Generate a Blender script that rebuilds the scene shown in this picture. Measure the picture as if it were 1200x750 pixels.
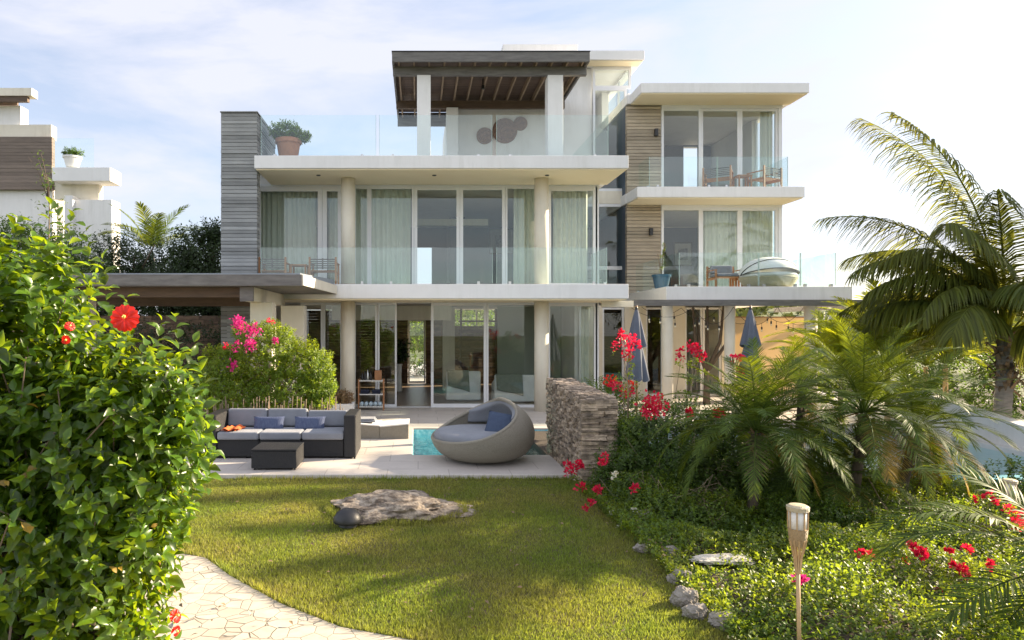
import bpy, bmesh, math, random
import numpy as np
from mathutils import Vector, Matrix, noise
R = math.radians
scene = bpy.context.scene
for o in list(bpy.data.objects): bpy.data.objects.remove(o)
col = scene.collection
EYE = 2.1; F = 800.0; VX = 490.0; VY = 385.0
# ---------------------------------------------------------------- camera
cam = bpy.data.cameras.new('camera'); camo = bpy.data.objects.new('camera', cam); col.objects.link(camo)
camo.location = (0, 0, EYE); camo.rotation_euler = (R(90), 0, 0)
cam.sensor_width = 36; cam.lens = F/1200*36
cam.shift_x = (600-VX)/1200; cam.shift_y = (VY-375)/1200
cam.clip_start = .05; cam.clip_end = 5000
scene.camera = camo
# ---------------------------------------------------------------- light
SUN_EL, SUN_AZ = 24.0, 71.0          # azimuth from +Y towards +X
world = bpy.data.worlds.new('World'); scene.world = world; world.use_nodes = True
nt = world.node_tree; N = nt.nodes; L = nt.links
for n in list(N): N.remove(n)
out = N.new('ShaderNodeOutputWorld'); bg = N.new('ShaderNodeBackground'); sky = N.new('ShaderNodeTexSky')
sky.sky_type = 'NISHITA'; sky.sun_disc = False; sky.sun_elevation = R(SUN_EL); sky.sun_rotation = R(SUN_AZ)
sky.air_density = 1.0; sky.dust_density = 1.2; sky.ozone_density = 1.2
tc = N.new('ShaderNodeTexCoord'); mp = N.new('ShaderNodeMapping'); mp.inputs['Scale'].default_value = (1.0, 1.0, 3.6)
mp.inputs['Rotation'].default_value = (0.1, 0.25, 0.4)
nz = N.new('ShaderNodeTexNoise'); nz.inputs['Scale'].default_value = 2.1; nz.inputs['Detail'].default_value = 9; nz.inputs['Roughness'].default_value = .56
nz.inputs['Distortion'].default_value = .35
rp = N.new('ShaderNodeValToRGB'); rp.color_ramp.elements[0].position = .42; rp.color_ramp.elements[1].position = .60
rp.color_ramp.elements[0].color = (.42, .42, .42, 1); rp.color_ramp.elements[1].color = (.92, .92, .92, 1)
mix = N.new('ShaderNodeMix'); mix.data_type = 'RGBA'
mix.inputs['B'].default_value = (4.0, 4.02, 4.35, 1)
L.new(tc.outputs['Generated'], mp.inputs['Vector']); L.new(mp.outputs[0], nz.inputs['Vector']); L.new(nz.outputs[0], rp.inputs[0])
L.new(rp.outputs[0], mix.inputs['Factor']); L.new(sky.outputs[0], mix.inputs['A']); 
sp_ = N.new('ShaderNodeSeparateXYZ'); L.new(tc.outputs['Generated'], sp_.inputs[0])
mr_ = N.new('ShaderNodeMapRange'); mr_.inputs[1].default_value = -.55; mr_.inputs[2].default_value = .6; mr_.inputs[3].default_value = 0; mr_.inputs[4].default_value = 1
mr_.interpolation_type = 'SMOOTHSTEP'; L.new(sp_.outputs['Y'], mr_.inputs[0])   # sky brightened behind the camera, added fill for the shaded house front
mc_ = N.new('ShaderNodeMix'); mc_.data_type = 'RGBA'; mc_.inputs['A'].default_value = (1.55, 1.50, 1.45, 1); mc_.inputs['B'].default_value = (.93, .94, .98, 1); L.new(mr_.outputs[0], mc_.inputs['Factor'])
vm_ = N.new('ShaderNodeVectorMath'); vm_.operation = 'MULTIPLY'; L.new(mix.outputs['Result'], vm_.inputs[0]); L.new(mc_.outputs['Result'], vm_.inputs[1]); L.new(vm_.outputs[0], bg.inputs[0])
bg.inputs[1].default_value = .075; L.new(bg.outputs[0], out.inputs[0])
sl = bpy.data.lights.new('sun', 'SUN'); so = bpy.data.objects.new('sun', sl); col.objects.link(so)
sl.energy = 5.0; sl.angle = R(.6); sl.color = (1, .82, .58)
sd = Vector((math.sin(R(SUN_AZ))*math.cos(R(SUN_EL)), math.cos(R(SUN_AZ))*math.cos(R(SUN_EL)), math.sin(R(SUN_EL))))
so.rotation_euler = sd.to_track_quat('Z', 'Y').to_euler()
so.location = sd*60
scene.view_settings.view_transform = 'Standard'; scene.view_settings.look = 'None'
scene.view_settings.exposure = 1.74; scene.view_settings.gamma = 1; scene.view_settings.use_curve_mapping = False
scene.render.engine = 'CYCLES'
scene.cycles.max_bounces = 9; scene.cycles.transparent_max_bounces = 16; scene.cycles.transmission_bounces = 6
scene.cycles.caustics_reflective = False; scene.cycles.caustics_refractive = False

# ---------------------------------------------------------------- materials
def newmat(name):
    m = bpy.data.materials.new(name); m.use_nodes = True
    nt = m.node_tree
    for n in list(nt.nodes): nt.nodes.remove(n)
    o = nt.nodes.new('ShaderNodeOutputMaterial')
    return m, nt, nt.nodes, nt.links, o
def vmix(nt, fac, a, b):
    x = nt.nodes.new('ShaderNodeMix'); x.data_type = 'RGBA'
    for k, v in (('Factor', fac), ('A', a), ('B', b)):
        if hasattr(v, 'links'): nt.links.new(v, x.inputs[k])
        elif k == 'Factor': x.inputs[k].default_value = v
        else: x.inputs[k].default_value = (*v, 1)
    return x.outputs['Result']
def tex(nt, kind, scale, stretch=None, coord='Object', **kw):
    t = nt.nodes.new(kind)
    if 'Scale' in t.inputs: t.inputs['Scale'].default_value = scale
    for k, v in kw.items():
        if k in t.inputs: t.inputs[k].default_value = v
        else: setattr(t, k, v)
    tc = nt.nodes.new('ShaderNodeTexCoord'); v = tc.outputs[coord]
    if stretch:
        mp = nt.nodes.new('ShaderNodeMapping'); mp.inputs['Scale'].default_value = stretch
        nt.links.new(v, mp.inputs[0]); v = mp.outputs[0]
    nt.links.new(v, t.inputs['Vector'])
    return t
def ramp(nt, v, lo, hi):
    r = nt.nodes.new('ShaderNodeMapRange'); r.inputs[1].default_value = lo; r.inputs[2].default_value = hi
    nt.links.new(v, r.inputs[0]); return r.outputs[0]
def mat(name, c1, c2=None, scale=3, rough=.6, bump=0, bscale=60, stretch=None, island=0, metal=0, spec=.5, lo=.3, hi=.7, bstretch=None, sheen=0, stain=None):
    m, nt, N, L, o = newmat(name)
    b = N.new('ShaderNodeBsdfPrincipled'); b.inputs['Roughness'].default_value = rough; b.inputs['Metallic'].default_value = metal
    b.inputs['Specular IOR Level'].default_value = spec
    if sheen: b.inputs['Sheen Weight'].default_value = sheen
    if c2 is None: c2 = tuple(x*.86 for x in c1)
    t = tex(nt, 'ShaderNodeTexNoise', scale, stretch, Detail=7, Roughness=.62)
    c = vmix(nt, ramp(nt, t.outputs[0], lo, hi), c1, c2)
    if island:
        g = N.new('ShaderNodeNewGeometry'); hs = N.new('ShaderNodeHueSaturation')
        mr = N.new('ShaderNodeMapRange'); mr.inputs[3].default_value = 1-island; mr.inputs[4].default_value = 1+island
        L.new(g.outputs['Random Per Island'], mr.inputs[0]); L.new(mr.outputs[0], hs.inputs['Value']); L.new(c, hs.inputs['Color']); c = hs.outputs[0]
    if stain:
        s1 = tex(nt, 'ShaderNodeTexNoise', 6, (1, 1, .12), Detail=6, Roughness=.7); s2 = tex(nt, 'ShaderNodeTexNoise', .9, Detail=5)
        mm = N.new('ShaderNodeMath'); mm.operation = 'MULTIPLY'; L.new(ramp(nt, s1.outputs[0], .45, .75), mm.inputs[0]); L.new(ramp(nt, s2.outputs[0], .35, .75), mm.inputs[1])
        c = vmix(nt, mm.outputs[0], c, stain)
    L.new(c, b.inputs['Base Color'])
    if bump:
        t2 = tex(nt, 'ShaderNodeTexNoise', bscale, bstretch or stretch, Detail=5)
        bp = N.new('ShaderNodeBump'); bp.inputs['Strength'].default_value = min(1, bump); bp.inputs['Distance'].default_value = .02
        L.new(t2.outputs[0], bp.inputs['Height']); L.new(bp.outputs[0], b.inputs['Normal'])
    L.new(b.outputs[0], o.inputs[0]); return m
def leafmat(name, c, ct, var=.35, rough=.42, scale=1.4, alt=None, trans=.45, gloss=.5):
    m, nt, N, L, o = newmat(name)
    g = N.new('ShaderNodeNewGeometry'); t = tex(nt, 'ShaderNodeTexNoise', scale, Detail=3)
    hs = N.new('ShaderNodeHueSaturation'); hs2 = N.new('ShaderNodeHueSaturation')
    mr = N.new('ShaderNodeMapRange'); mr.inputs[3].default_value = 1-var; mr.inputs[4].default_value = 1+var
    L.new(g.outputs['Random Per Island'], mr.inputs[0])
    alt = alt or (c[0]*1.35, c[1]*1.15, c[2]*.8)
    cc = vmix(nt, ramp(nt, t.outputs[0], .35, .65), c, alt)
    L.new(cc, hs.inputs['Color']); L.new(mr.outputs[0], hs.inputs['Value'])
    ccc = vmix(nt, ramp(nt, t.outputs[0], .35, .65), ct, (ct[0]*1.15, ct[1], ct[2]*.8))
    L.new(ccc, hs2.inputs['Color']); L.new(mr.outputs[0], hs2.inputs['Value'])
    b = N.new('ShaderNodeBsdfPrincipled'); b.inputs['Roughness'].default_value = rough; b.inputs['Specular IOR Level'].default_value = gloss
    L.new(hs.outputs[0], b.inputs['Base Color'])
    tr = N.new('ShaderNodeBsdfTranslucent'); L.new(hs2.outputs[0], tr.inputs[0])
    mx = N.new('ShaderNodeMixShader'); mx.inputs[0].default_value = trans
    L.new(b.outputs[0], mx.inputs[1]); L.new(tr.outputs[0], mx.inputs[2]); L.new(mx.outputs[0], o.inputs[0]); return m
def glassmat(name, tint, refl=1.0, rough=0.0, bump=0):
    m, nt, N, L, o = newmat(name)
    t = N.new('ShaderNodeBsdfTransparent'); t.inputs[0].default_value = (*tint, 1)
    g = N.new('ShaderNodeBsdfGlossy'); g.inputs['Roughness'].default_value = rough; g.inputs[0].default_value = (.97, 1, 1, 1)
    fr = N.new('ShaderNodeLayerWeight'); fr.inputs[0].default_value = .5
    pw = N.new('ShaderNodeMath'); pw.operation = 'POWER'; pw.inputs[1].default_value = 5; L.new(fr.outputs['Facing'], pw.inputs[0])
    mt = N.new('ShaderNodeMapRange'); mt.inputs[3].default_value = .042*refl; mt.inputs[4].default_value = .85; L.new(pw.outputs[0], mt.inputs[0])
    mx = N.new('ShaderNodeMixShader'); L.new(mt.outputs[0], mx.inputs[0]); L.new(t.outputs[0], mx.inputs[1]); L.new(g.outputs[0], mx.inputs[2])
    if bump:
        n = tex(nt, 'ShaderNodeTexNoise', 5, Detail=3); bp = N.new('ShaderNodeBump'); bp.inputs['Strength'].default_value = bump; bp.inputs['Distance'].default_value = .05
        L.new(n.outputs[0], bp.inputs['Height']); L.new(bp.outputs[0], g.inputs['Normal']); L.new(bp.outputs[0], fr.inputs['Normal'])
    L.new(mx.outputs[0], o.inputs[0]); return m
def wickermat(name, c1, c2, sc=38):
    m, nt, N, L, o = newmat(name)
    b = N.new('ShaderNodeBsdfPrincipled'); b.inputs['Roughness'].default_value = .5
    tcn = N.new('ShaderNodeTexCoord')
    w1 = N.new('ShaderNodeTexWave'); w1.bands_direction = 'Z'; w1.inputs['Scale'].default_value = sc; w1.inputs['Distortion'].default_value = .6
    w2 = N.new('ShaderNodeTexNoise'); w2.inputs['Scale'].default_value = sc*1.6; w2.inputs['Detail'].default_value = 2
    L.new(tcn.outputs['Object'], w1.inputs[0]); L.new(tcn.outputs['Object'], w2.inputs[0])
    mu = N.new('ShaderNodeMath'); mu.operation = 'MULTIPLY'; L.new(w1.outputs['Fac'], mu.inputs[0]); L.new(ramp(nt, w2.outputs[0], .3, .6), mu.inputs[1])
    L.new(vmix(nt, mu.outputs[0], c2, c1), b.inputs['Base Color'])
    bp = N.new('ShaderNodeBump'); bp.inputs['Strength'].default_value = .6; bp.inputs['Distance'].default_value = .01
    L.new(mu.outputs[0], bp.inputs['Height']); L.new(bp.outputs[0], b.inputs['Normal']); L.new(b.outputs[0], o.inputs[0]); return m

WHITE = mat('white_stucco', (.78, .77, .76), (.71, .70, .69), 1.3, .75, .15, 90, stain=(.60, .59, .56))
SOFFIT = mat('cream_soffit', (.86, .76, .55), (.82, .71, .50), .8, .8)  # cream, deepened in colour for warm light bounced off the ground
CREAM = mat('cream_stucco', (.74, .69, .58), (.66, .61, .51), 1.5, .8, .15, 70, stain=(.50, .44, .35))
ALU = mat('white_aluminium', (.74, .75, .77), (.70, .71, .73), 2, .35)
DARKALU = mat('dark_gasket', (.05, .05, .055), None, 2, .5)
SLATE = mat('grey_slate_course', (.31, .315, .31), (.23, .235, .235), 2.2, .75, .5, 40, (1, 1, 3), island=.28)
TAN = mat('tan_wood_cladding', (.42, .355, .27), (.32, .27, .205), 2.5, .75, .3, 50, (1, 1, 3), island=.2)
WOODG = mat('weathered_grey_timber', (.21, .20, .19), (.11, .105, .10), 2.2, .8, .5, 25, (1, 6, 6), island=.15)
WOODB = mat('brown_timber', (.13, .085, .055), (.075, .05, .035), 3, .7, .3, 30, (1, 5, 5), island=.2)
RAFTER = mat('tan_timber_rafter', (.30, .22, .14), (.2, .14, .09), 3, .7, .2, 30, (5, 1, 5))
TEAK = mat('teak', (.42, .20, .085), (.30, .13, .055), 4, .5, .2, 40, (6, 1, 1), island=.15)
def patiomat():
    m, nt, N, L, o = newmat('travertine_paving'); b = N.new('ShaderNodeBsdfPrincipled'); b.inputs['Roughness'].default_value = .5
    n1 = tex(nt, 'ShaderNodeTexNoise', 1.3, (1, 2.5, 1), Detail=8, Roughness=.65); n2 = tex(nt, 'ShaderNodeTexNoise', 14, (1, 5, 1), Detail=6)
    c = vmix(nt, ramp(nt, n1.outputs[0], .3, .7), (.60, .55, .50), (.50, .455, .415)); c = vmix(nt, ramp(nt, n2.outputs[0], .5, .8), c, (.42, .38, .34))
    br = tex(nt, 'ShaderNodeTexBrick', 1.0); br.inputs['Mortar Size'].default_value = .006; br.inputs['Brick Width'].default_value = .9; br.inputs['Row Height'].default_value = .6
    br.inputs['Color1'].default_value = (1,1,1,1); br.inputs['Color2'].default_value = (.93,.93,.93,1); br.inputs['Mortar'].default_value = (.62,.60,.58,1)
    mu = N.new('ShaderNodeMix'); mu.data_type = 'RGBA'; mu.blend_type = 'MULTIPLY'; mu.inputs['Factor'].default_value = 1; L.new(c, mu.inputs['A']); L.new(br.outputs[0], mu.inputs['B']); L.new(mu.outputs['Result'], b.inputs['Base Color'])
    bp = N.new('ShaderNodeBump'); bp.inputs['Strength'].default_value = .2; bp.inputs['Distance'].default_value = .01; L.new(n2.outputs[0], bp.inputs['Height']); L.new(bp.outputs[0], b.inputs['Normal']); L.new(b.outputs[0], o.inputs[0]); return m
PATIO = patiomat()
GLASS = glassmat('window_glass', (.93, .965, .96), 1.0)
RAIL = glassmat('railing_glass', (.925, .972, .968), 1.0)
WICKB = wickermat('black_wicker', (.018, .018, .02), (.008, .008, .009))
WICKT = wickermat('taupe_wicker', (.44, .40, .32), (.21, .19, .15), 62)
WICKC = wickermat('cream_wicker', (.62, .54, .36), (.42, .36, .24), 40)
GREYF = mat('grey_cushion_fabric', (.215, .228, .26), (.18, .19, .22), 5, .9, .4, 240, sheen=.2)
CANVW = mat('white_canvas', (.72, .71, .68), (.66, .65, .62), 3, .9, .15, 90)
UMBF = mat('slate_blue_canvas', (.125, .14, .175), (.09, .10, .13), 5, .9, .3, 120)
BLACK = mat('black_metal', (.02, .02, .022), None, 3, .45)
STEEL = mat('steel', (.55, .56, .57), None, 3, .3, metal=.9)
TERRA = mat('terracotta', (.50, .20, .10), (.40, .16, .085), 6, .75, .2, 60)
BARK = mat('brown_bark', (.16, .12, .085), (.08, .06, .045), 6, .9, .8, 22, (1, 1, .3))
PALMB = mat('grey_palm_trunk', (.30, .27, .235), (.17, .15, .13), 5, .9, .8, 12, (1, 1, 4))
FIBRE = mat('dry_palm_fibre', (.26, .18, .10), (.14, .09, .05), 8, .9, .6, 30, island=.35)
STEM = mat('pale_shrub_stem', (.28, .21, .14), (.16, .12, .08), 5, .85, island=.3)
CURT = mat('sheer_curtain', (.60, .61, .53), (.54, .55, .48), 3, .9, .1, 60)
PLAST = mat('grey_blue_room_shade', (.085, .115, .155), (.075, .10, .135), 1, .8)  # indoor shade put into the wall colour as dark blue-grey
GREENW = mat('grey_green_room_paint', (.34, .37, .31), (.30, .33, .28), 1, .8)
ROOMFL = mat('timber_room_floor', (.30, .22, .15), (.22, .16, .11), 3, .3, .1, 30, (1, 8, 1))
SOIL = mat('dark_soil', (.06, .045, .03), (.035, .025, .018), 6, .95, .7, 30)
EARTH = mat('dry_scrub_ground', (.12, .13, .06), (.07, .085, .035), .3, .95, .5, 4)
ROCKM = mat('pale_weathered_rock', (.42, .35, .27), (.10, .075, .055), 9, .9, .9, 30, lo=.36, hi=.60)
BOULD = mat('pale_boulder', (.36, .33, .29), (.14, .12, .10), 6, .85, .7, 25)
STONE = mat('stacked_stone', (.48, .38, .28), (.17, .135, .105), 9, .85, .9, 45, island=.5)
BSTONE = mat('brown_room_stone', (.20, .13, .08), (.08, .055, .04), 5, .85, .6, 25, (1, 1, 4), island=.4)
BAMBOO = mat('bamboo', (.50, .35, .18), (.38, .25, .12), 10, .5, .2, 60, (1, 1, .2))
ORANGE = mat('orange_cloth', (.62, .13, .03), None, 8, .9)
WHITEC = mat('white_upholstery', (.74, .74, .72), None, 4, .9, .2, 120)
THROW = mat('grey_green_throw', (.25, .27, .22), (.18, .2, .16), 12, .95, .6, 90)
BLUEP = mat('blue_glazed_pot', (.05, .12, .19), (.03, .08, .13), 4, .25)
ART = mat('dark_art_print', (.34, .32, .30), (.05, .05, .06), 4, .6, lo=.42, hi=.55)
PAPER = mat('pale_mount_card', (.55, .56, .56), None, 4, .8)
WOVEN = mat('woven_grey_disc', (.27, .17, .12), (.13, .085, .07), 14, .9, .8, 60)
REED = mat('woven_brown_disc', (.36, .17, .09), (.22, .10, .06), 14, .9, .8, 60)
PIPE = mat('clear_bulb', (.75, .68, .5), None, 3, .15)
# leaf materials
L_HIB = leafmat('hibiscus_leaf', (.042, .098, .010), (.33, .48, .014), .55, .34, 1.1, trans=.40)
L_BOU = leafmat('bougainvillea_leaf', (.050, .095, .018), (.16, .27, .02), .45, .45, 1.6)
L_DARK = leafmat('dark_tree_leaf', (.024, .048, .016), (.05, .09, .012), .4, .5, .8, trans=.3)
L_BOXY = leafmat('lime_shrub_leaf', (.095, .165, .016), (.34, .46, .025), .4, .45, 1.5)
L_COCO = leafmat('coconut_leaflet', (.070, .098, .024), (.32, .35, .05), .4, .5, .8, trans=.45, gloss=.3)
L_DATE = leafmat('date_palm_leaflet', (.060, .105, .022), (.24, .31, .015), .5, .55, 1.0, alt=(.085, .12, .018), trans=.32, gloss=.2)
L_AREC = leafmat('areca_leaflet', (.15, .22, .02), (.55, .62, .03), .3, .42, 1.0, trans=.5)
L_OLD = leafmat('yellowed_leaflet', (.26, .19, .04), (.40, .28, .04), .35, .5, 1.0, trans=.4)
L_COV = leafmat('ground_cover_leaf', (.075, .135, .018), (.34, .46, .025), .45, .45, 1.2, alt=(.10, .15, .025))
L_HILL = leafmat('hillside_foliage', (.10, .125, .05), (.12, .15, .04), .4, .8, .05, trans=.2, gloss=.1)
L_GRASS = leafmat('grass_blade', (.145, .20, .036), (.38, .46, .05), .5, .6, 1.0, alt=(.28, .245, .085), trans=.4, gloss=.25)
F_RED = leafmat('red_bract', (.60, .008, .055), (.75, .02, .07), .3, .55, 2, alt=(.68, .012, .09), trans=.4)
F_PINK = leafmat('magenta_bract', (.58, .02, .22), (.70, .04, .30), .3, .55, 2, alt=(.6, .02, .25), trans=.4)
F_HIB = leafmat('hibiscus_petal', (.72, .015, .008), (.8, .03, .01), .15, .45, 2, alt=(.75, .02, .01), trans=.35)
F_WHITE = leafmat('white_petal', (.7, .7, .6), (.7, .7, .6), .1, .5, 2, alt=(.7, .7, .6), trans=.3)
YEL = mat('yellow_stamen', (.75, .55, .12), None, 5, .6)

# ---------------------------------------------------------------- helpers
def at(px, py, Y): return Vector(((px-VX)*Y/F, Y, EYE-(py-VY)*Y/F))
def X_(px, Y): return (px-VX)*Y/F
def Z_(py, Y): return EYE-(py-VY)*Y/F
def props(o, label=None, cat=None, group=None, kind=None):
    if label: o['label'] = label
    if cat: o['category'] = cat
    if group: o['group'] = group
    if kind: o['kind'] = kind
    return o
ORG = {}
def thing(name, loc, label, cat, group=None, rotz=0):
    o = bpy.data.objects.new(name, None); col.objects.link(o); o.location = loc; o.rotation_euler.z = rotz
    o.empty_display_size = .2
    props(o, label, cat, group); ORG[o.name] = Vector(loc); return o
def link(name, me, parent=None, org=None):
    o = bpy.data.objects.new(name, me); col.objects.link(o)
    if parent is not None: o.parent = parent
    return o
class MB:
    """collects shapes in world coordinates, builds ONE mesh"""
    def __init__(s): s.v = []; s.f = []
    def quad(s, *p):
        b = len(s.v); s.v += [tuple(q) for q in p]; s.f.append(tuple(range(b, b+len(p)))); return s
    def box(s, x0, x1, y0, y1, z0, z1, M=None):
        if x0 > x1: x0, x1 = x1, x0
        if y0 > y1: y0, y1 = y1, y0
        if z0 > z1: z0, z1 = z1, z0
        p = [Vector(q) for q in ((x0,y0,z0),(x1,y0,z0),(x1,y1,z0),(x0,y1,z0),(x0,y0,z1),(x1,y0,z1),(x1,y1,z1),(x0,y1,z1))]
        if M is not None: p = [M @ q for q in p]
        b = len(s.v); s.v += [tuple(q) for q in p]
        s.f += [tuple(b+i for i in f) for f in ((0,3,2,1),(4,5,6,7),(0,1,5,4),(1,2,6,5),(2,3,7,6),(3,0,4,7))]; return s
    def prism(s, poly, z0, z1):
        """poly: list of (x,y) counter-clockwise; z0, z1 may be lists"""
        n = len(poly); b = len(s.v)
        zz0 = z0 if isinstance(z0, (list, tuple)) else [z0]*n; zz1 = z1 if isinstance(z1, (list, tuple)) else [z1]*n
        s.v += [(p[0], p[1], zz0[i]) for i, p in enumerate(poly)] + [(p[0], p[1], zz1[i]) for i, p in enumerate(poly)]
        s.f.append(tuple(b+i for i in reversed(range(n)))); s.f.append(tuple(b+n+i for i in range(n)))
        for i in range(n):
            j = (i+1) % n; s.f.append((b+i, b+j, b+n+j, b+n+i))
        return s
    def tube(s, pts, r, n=8, r2=None, cap=True):
        pts = [Vector(p) for p in pts]; m = len(pts); b = len(s.v)
        rs = r if isinstance(r, (list, tuple)) else [r+(((r2 if r2 is not None else r)-r)*i/(m-1)) for i in range(m)]
        up = Vector((0, 0, 1)); prev = None
        for i, p in enumerate(pts):
            d = (pts[min(i+1, m-1)]-pts[max(i-1, 0)])
            if d.length < 1e-9: d = Vector((0, 0, 1))
            d.normalize()
            a = prev if prev is not None else (Vector((1, 0, 0)) if abs(d.z) > .9 else up)
            u = (a-d*a.dot(d)); u.normalize(); w = d.cross(u); prev = u
            for k in range(n):
                t = 2*math.pi*k/n; s.v.append(tuple(p+(u*math.cos(t)+w*math.sin(t))*rs[i]))
        for i in range(m-1):
            for k in range(n):
                k2 = (k+1) % n; s.f.append((b+i*n+k, b+i*n+k2, b+(i+1)*n+k2, b+(i+1)*n+k))
        if cap:
            s.f.append(tuple(b+k for k in reversed(range(n)))); s.f.append(tuple(b+(m-1)*n+k for k in range(n)))
        return s
    def lathe(s, c, prof, n=24, sx=1, sy=1, M=None):
        """prof: list of (r,z) from bottom to top"""
        b = len(s.v); m = len(prof)
        for r, z in prof:
            for k in range(n):
                t = 2*math.pi*k/n; q = Vector((r*math.cos(t)*sx, r*math.sin(t)*sy, z))
                if M is not None: q = M @ q
                s.v.append((c[0]+q.x, c[1]+q.y, c[2]+q.z))
        for i in range(m-1):
            for k in range(n):
                k2 = (k+1) % n; s.f.append((b+i*n+k, b+i*n+k2, b+(i+1)*n+k2, b+(i+1)*n+k))
        s.f.append(tuple(b+k for k in reversed(range(n)))); s.f.append(tuple(b+(m-1)*n+k for k in range(n)))
        return s
    def grid(s, fn, nu, nv):
        b = len(s.v)
        for i in range(nu+1):
            for j in range(nv+1): s.v.append(tuple(fn(i/nu, j/nv)))
        for i in range(nu):
            for j in range(nv):
                a = b+i*(nv+1)+j; s.f.append((a, a+nv+1, a+nv+2, a+1))
        return s
    def build(s, name, m, parent=None, smooth=False, bevel=0, org=None, seg=2):
        if parent is not None:
            root = parent
            while root.parent is not None: root = root.parent
            org = ORG[root.name]
        org = Vector(org) if org is not None else Vector((0, 0, 0))
        me = bpy.data.meshes.new(name)
        me.from_pydata([(v[0]-org.x, v[1]-org.y, v[2]-org.z) for v in s.v], [], s.f)
        me.materials.append(m)
        if smooth: me.polygons.foreach_set('use_smooth', [smooth != 'sides' or len(p.vertices) == 4 for p in me.polygons])
        me.update(); o = link(name, me, parent)
        if parent is None: o.location = org; ORG[o.name] = org
        if bevel:
            bv = o.modifiers.new('bevel', 'BEVEL'); bv.width = bevel; bv.segments = seg; bv.limit_method = 'ANGLE'; bv.angle_limit = R(40)
        return o
def kids(o): return [c for c in bpy.data.objects if c.parent == o]
def copy_tree(o, parent=None):
    c = o.copy(); col.objects.link(c); c.parent = parent
    if parent is None: ORG[c.name] = Vector(o.location)
    for ch in kids(o): copy_tree(ch, c)
    return c
def place(o, loc, rotz=0, label=None, group=None, scale=None):
    o.location = loc; o.rotation_euler.z = rotz; ORG[o.name] = Vector(loc)
    if label: o['label'] = label
    if group: o['group'] = group
    if scale: o.scale = (scale,)*3
    return o
def npmesh(name, V, Fq, m, parent=None, smooth=False, org=None):
    """V (n,3) world, Fq (k,3|4)"""
    if parent is not None:
        root = parent
        while root.parent is not None: root = root.parent
        org = ORG[root.name]
    org = np.array(org if org is not None else (0, 0, 0), float)
    me = bpy.data.meshes.new(name); k = Fq.shape[1]
    me.vertices.add(len(V)); me.vertices.foreach_set('co', (V-org).astype(np.float32).ravel())
    me.loops.add(Fq.size); me.loops.foreach_set('vertex_index', Fq.astype(np.int32).ravel())
    me.polygons.add(len(Fq)); me.polygons.foreach_set('loop_start', np.arange(0, Fq.size, k, dtype=np.int32))
    if smooth: me.polygons.foreach_set('use_smooth', np.ones(len(Fq), bool))
    me.materials.append(m); me.update(calc_edges=True); me.validate()
    o = link(name, me, parent)
    if parent is None: o.location = tuple(org); ORG[o.name] = Vector(tuple(org))
    return o
def nrm(a): return a/np.maximum(np.linalg.norm(a, axis=-1, keepdims=True), 1e-9)
# leaf templates (along, side, up)
T_LO = (np.array([(0,0,0),(.42,-.5,.10),(.5,0,0),(.42,.5,.10),(1,0,-.12)]), np.array([(0,2,1),(0,3,2),(2,4,1),(2,3,4)]))
_w = [(0,.04,0),(.18,.33,.0),(.42,.5,-.01),(.72,.33,-.09),(1,.015,-.24)]
T_HI = (np.array([p for a, w, z in _w for p in ((a,-w,z+w*.28),(a,0,z),(a,w,z+w*.28))]),
        np.array([(i*3+j, i*3+j+1, (i+1)*3+j+1, (i+1)*3+j) for i in range(4) for j in range(2)]))
def leaves(P, D, U, Ls, Ws, T):
    tv, tf = T; n = len(P); D = nrm(D); S = nrm(np.cross(D, U)); Nn = np.cross(S, D)
    V = P[:,None,:] + tv[None,:,0,None]*(D*Ls[:,None])[:,None,:] + tv[None,:,1,None]*(S*Ws[:,None])[:,None,:] + tv[None,:,2,None]*(Nn*Ls[:,None])[:,None,:]
    Fq = tf[None]+(np.arange(n)*len(tv))[:,None,None]
    return V.reshape(-1, 3), Fq.reshape(-1, tf.shape[1])
def blob_points(rg, blobs, n, shell=.25, zmin=None):
    """points near the surface of the union of ellipsoids, with outward normals"""
    B = np.array(blobs, float); vol = B[:,3]*B[:,4]+B[:,4]*B[:,5]+B[:,3]*B[:,5]; pr = vol/vol.sum()
    P = np.zeros((0,3)); Nn = np.zeros((0,3))
    while len(P) < n:
        k = rg.choice(len(B), n, p=pr); d = nrm(rg.normal(size=(n,3)))
        rad = 1-shell*rg.random(n)**1.6
        lump = 1+.10*np.sin(d[:,0]*7+k)*np.cos(d[:,1]*6+k*2)+.07*np.sin(d[:,2]*11+k*3)
        p = B[k,:3]+d*B[k,3:6]*(rad*lump)[:,None]
        q = ((p[:,None,:]-B[None,:,:3])/B[None,:,3:6]); inside = (np.linalg.norm(q, axis=2) < (1-shell*1.1)).any(axis=1)
        ok = ~inside
        if zmin is not None: ok &= p[:,2] > zmin
        P = np.vstack([P, p[ok]]); Nn = np.vstack([Nn, nrm(d[ok]/B[k[ok],3:6])])
    return P[:n], Nn[:n]
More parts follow.
